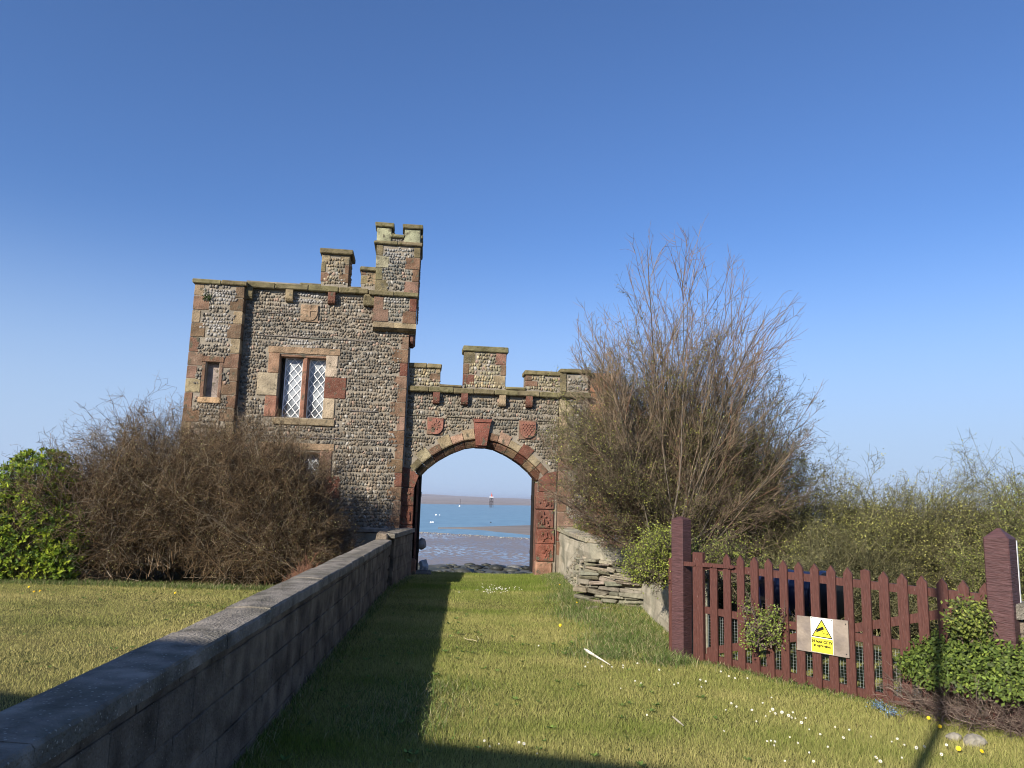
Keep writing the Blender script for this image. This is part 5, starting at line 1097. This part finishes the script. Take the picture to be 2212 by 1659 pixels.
tag(np_mesh('turf_weeds', V, np.concatenate([q+[0, 1, 2], q+[0, 2, 3]]), np.repeat(mixc([(.13, .21, .05), (.19, .28, .06), (.09, .14, .035)], [2, 2, 1], len(wi), rg), 4, 0), M['grass']), kind='stuff', label='flat rosettes of broad-leaved weeds scattered through the turf', cat='weeds')

# ---------------- flowers and small litter
def daisy_mesh():
    mb = MB(); r = .0115; n_ = 9
    for k in range(n_):
        a = 2*math.pi*k/n_; b = a+.30; c = a-.30
        mb.add([(0, 0, .001), (r*.7*math.cos(c), r*.7*math.sin(c), .003), (r*math.cos(a), r*math.sin(a), .004), (r*.7*math.cos(b), r*.7*math.sin(b), .003)], [(0, 1, 2, 3)], (.82, .81, .76))
    mb.tube([(0, 0, .002), (0, 0, .0045), (0, 0, .0055)], [.0030, .0030, .0015], 7, (.62, .45, .05)); return mb
def dand_mesh():
    mb = MB(); 
    for ring, (r, h_) in enumerate(((.021, .0), (.016, .005), (.010, .009))):
        for k in range(12):
            a = 2*math.pi*(k+ring*.4)/12; b = a+.28; c = a-.28
            mb.add([(0, 0, h_), (r*.8*math.cos(c), r*.8*math.sin(c), h_+.002), (r*math.cos(a), r*math.sin(a), h_+.003), (r*.8*math.cos(b), r*.8*math.sin(b), h_+.002)], [(0, 1, 2, 3)], (.85, .60, .02))
    mb.tube([(0, 0, -.03), (0, 0, 0)], .0025, 5, (.2, .25, .06)); return mb
dz = daisy_mesh().build('daisy', M['flower']); dn = dand_mesh().build('dandelion', M['flower'])
def put(src, first, px, py, label, cat, grp, sc_=1.0, zup=.052):
    p = gz(px, py, .03); o = src if first else src.copy()
    if not first: COL.objects.link(o)
    o.location = (p.x, p.y, float(gh(p.x, p.y))+zup); o.rotation_euler = (random.uniform(.6, 1.15), random.uniform(-.2, .2), random.uniform(-.6, .3)); o.scale = (sc_*(.88 if cat == 'daisy' else .66),)*3
    tag(o, label, cat, grp); return o
rs = random.Random(5); first = True
sp = lambda x, y: ((1650+x*850/2212)*.8848, (1450+y*850/2212)*.8848); s2 = lambda x, y: ((1000+x*700/2212)*.8848, (1375+y*700/2212)*.8848)
A1 = [(615, 755, 1.3), (675, 775, 1.4), (632, 782, 1), (716, 795, 1.3), (735, 808, .9), (745, 773, .8), (798, 840, 1.2), (825, 808, .8), (598, 770, .7), (484, 762, 1.1), (352, 718, 1), (386, 740, .9), (155, 567, 1.1), (190, 576, .9), (162, 612, .8), (286, 517, 1), (337, 545, 1), (375, 556, 1), (455, 556, .8), (608, 677, .7), (552, 714, .8), (512, 836, .7), (305, 900, .8), (580, 966, .8), (605, 962, .7), (630, 968, .9), (625, 992, .7), (918, 918, .9), (1012, 866, .8), (1103, 884, .8), (1064, 940, 1.1), (848, 885, .6), (775, 976, .8), (848, 1040, .7), (966, 1002, .7), (1240, 930, .7), (1272, 1078, 1.3), (1300, 1103, 1.2), (1408, 946, 1), (1453, 988, .7), (1372, 965, .6), (1530, 1008, 1.2), (1580, 1000, .9), (1688, 1054, 1.1), (1721, 988, 1), (876, 1098, .9), (694, 1094, .8), (725, 938, .6), (1437, 1078, .7), (760, 812, .6), (571, 800, .6), (318, 762, .6)]
ORD = 'first second third fourth fifth sixth seventh eighth ninth tenth eleventh twelfth thirteenth fourteenth fifteenth sixteenth seventeenth eighteenth nineteenth twentieth'.split()
def daisies(L_, f_, lab, grp):
    L_ = sorted(L_)
    for i, (x, y, s_) in enumerate(L_):
        nm = 'leftmost' if i == 0 else 'rightmost' if i == len(L_)-1 else ORD[i]+' from the left'
        put(dz, not dz.get('category'), *f_(x, y), lab % nm, 'daisy', grp, s_)
cl1 = [a for a in A1 if 590 < a[0] < 830 and 750 < a[1] < 845]; cl2 = [a for a in A1 if a[1] < 680 and a[0] < 640]; cl3 = [a for a in A1 if a[1] > 1030 or a[0] > 1300]
daisies(cl1, sp, 'white daisy, %s in the dense clump below the sign', 'daisies in front of the gate'); daisies(cl2, sp, 'white daisy, %s of those nearest the foot of the gate', 'daisies in front of the gate')
daisies(cl3, sp, 'white daisy, %s of those along the bottom right of the grass', 'daisies in front of the gate'); rest = [a for a in A1 if a not in cl1 and a not in cl2 and a not in cl3]
daisies([a for a in rest if a[0] < 800], sp, 'white daisy, %s of the scattered ones left of and below the clump', 'daisies in front of the gate'); daisies([a for a in rest if a[0] >= 800], sp, 'white daisy, %s of the scattered ones right of the clump', 'daisies in front of the gate')
A2 = [(995, 659, 1), (1355, 820, .9), (1482, 818, 1), (1560, 822, .8), (1646, 812, 1), (1645, 828, .8), (1758, 797, 1.1), (1925, 848, 1.1), (1740, 933, .8), (1785, 950, .7), (1628, 988, .6), (2042, 962, .8), (2072, 952, .9), (1830, 1196, .8), (1376, 787, .6)]
daisies(A2, s2, 'white daisy, %s in the open grass between stick and gate post', 'daisies near the pale stick')
daisies([(576, 1405, .9), (842, 1420, 1), (880, 1432, 1.2), (688, 1430, .6), (616, 1450, .6), (982, 1510, .5)], s2, 'white daisy, %s along the edge of the foreground shadow', 'daisies at the foreground shadow')
for k in range(58):
    x = rs.gauss(655, 75); y = 205+rs.gauss(0, 14)-(x-655)*.03; put(dz, False, *s2(x, y), 'tiny white daisy in the dense far patch near the archway', 'daisy', 'daisies near the archway', rs.uniform(.6, 1.05), .045)
daisies([(593, 1276, 1.6), (602, 1280, 1.6), (608, 1282, 1.6)], lambda a, b: (a, b), 'white daisy, %s of three on the lawn beside the dry tuft', 'daisies on the lawn')
first = True
for px, py, lab, s_ in ((1210, 1357, 'lone yellow dandelion in the middle of the path, left of the rubble', 1.5), (1209, 1277, 'small yellow dandelion at the foot of the wall nearest the arch', .9), (1246, 1311, 'yellow dandelion just below the rubble slabs', .9)): put(dn, first, px, py, lab, 'dandelion', 'dandelions', s_, .06); first = False
for (x, y), lab, s_ in ((sp(1606, 800), 'yellow dandelion left of the clipped bush, near the gate foot', 1), (sp(1678, 858), 'yellow dandelion under the corner of the clipped bush, in the pole shadow', 1.1), (sp(1798, 1010), 'yellow dandelion in front of the pale stones', 1.25), (sp(1945, 1028), 'rightmost yellow dandelion at the lower right corner', 1)): put(dn, False, x, y, lab, 'dandelion', 'dandelions', s_, .05)
for (px, py, lab) in ((62, 1270, 'yellow dandelion at the far left beneath the evergreen shrub'), (73, 1281, 'left one of two yellow dandelions on the left lawn'), (86, 1279, 'right one of two yellow dandelions on the left lawn'), (378, 1283, 'yellow dandelion on the lawn below the thorn hedge')): put(dn, False, px, py, lab, 'dandelion', 'dandelions', 1.3, .05)
# pale split stick, small offcut, curl of dry stalk
p = gz(1262, 1402, .07); q_ = gz(1318, 1436, .03); mb = MB(); mb.tube([p, p.lerp(q_, .12), p.lerp(q_, .45), q_], [.006, .017, .011, .003], 5, (.75, .70, .58)); tag(mb.build('split_stick', M['slab']), 'long pale split stick lying on the grass below the rubble slabs', 'stick')
p = gz(1453, 1548, .03); q_ = gz(1476, 1567, .03); mb = MB(); mb.tube([p, p.lerp(q_, .5), q_], [.004, .008, .005], 4, (.40, .36, .28)); tag(mb.build('wood_sliver', M['slab']), 'short grey wood sliver in the grass left of the daisies', 'stick')
pts = [gz(*s2(x, y), .04) for x, y in ((420, 575), (450, 590), (490, 592), (520, 602), (535, 585), (520, 562))]; mb = MB(); mb.tube(pts, .0035, 4, (.50, .43, .25)); tag(mb.build('dry_stalk', M['slab']), 'curled dry stalk lying in the middle of the sunlit path', 'stalk')
# blue flowers under the gate
rgb_ = np.random.default_rng(3)
for (px, py, nn_, lab) in ((1898, 1537, 150, 'left clump of small pale blue flowers at the foot of the gate'), (1925, 1552, 130, 'right clump of small pale blue flowers at the foot of the gate')):
    p = gz(px, py); c = rgb_.normal(0, 1, (nn_, 3))*[.032, .025, .016]+[0, 0, .05]; V, F_, C = leaves(c, rgb_.normal(0, .5, (nn_, 3))+[0, -.6, .8], rgb_.uniform(.008, .014, nn_), cvar((.13, .20, .27), nn_, rgb_, .3), rgb_, .9)
    o = np_mesh('blue_flowers', V, F_, C, M['flower']); o.location = p; tag(o, lab, 'flowers', 'blue flower clumps')

# ------------------------------------------------------------------ sea haze: one closed box of thin even air round the camera and the whole scene
hm = bpy.data.materials.new('haze'); hm.use_nodes = True; hn = hm.node_tree
hn.nodes.remove(hn.nodes['Principled BSDF']); pv = hn.nodes.new('ShaderNodeVolumePrincipled'); pv.inputs['Color'].default_value = (.80, .87, 1, 1); pv.inputs['Density'].default_value = .00022; pv.inputs['Anisotropy'].default_value = .2
hn.links.new(pv.outputs[0], hn.nodes['Material Output'].inputs['Volume'])
mb = MB(); mb.box(-40000, 40000, -400, 40000, -4.6, 24); o = mb.build('haze', hm); tag(o, kind='stuff', label='thin even sea haze that pales the far shore', cat='haze')
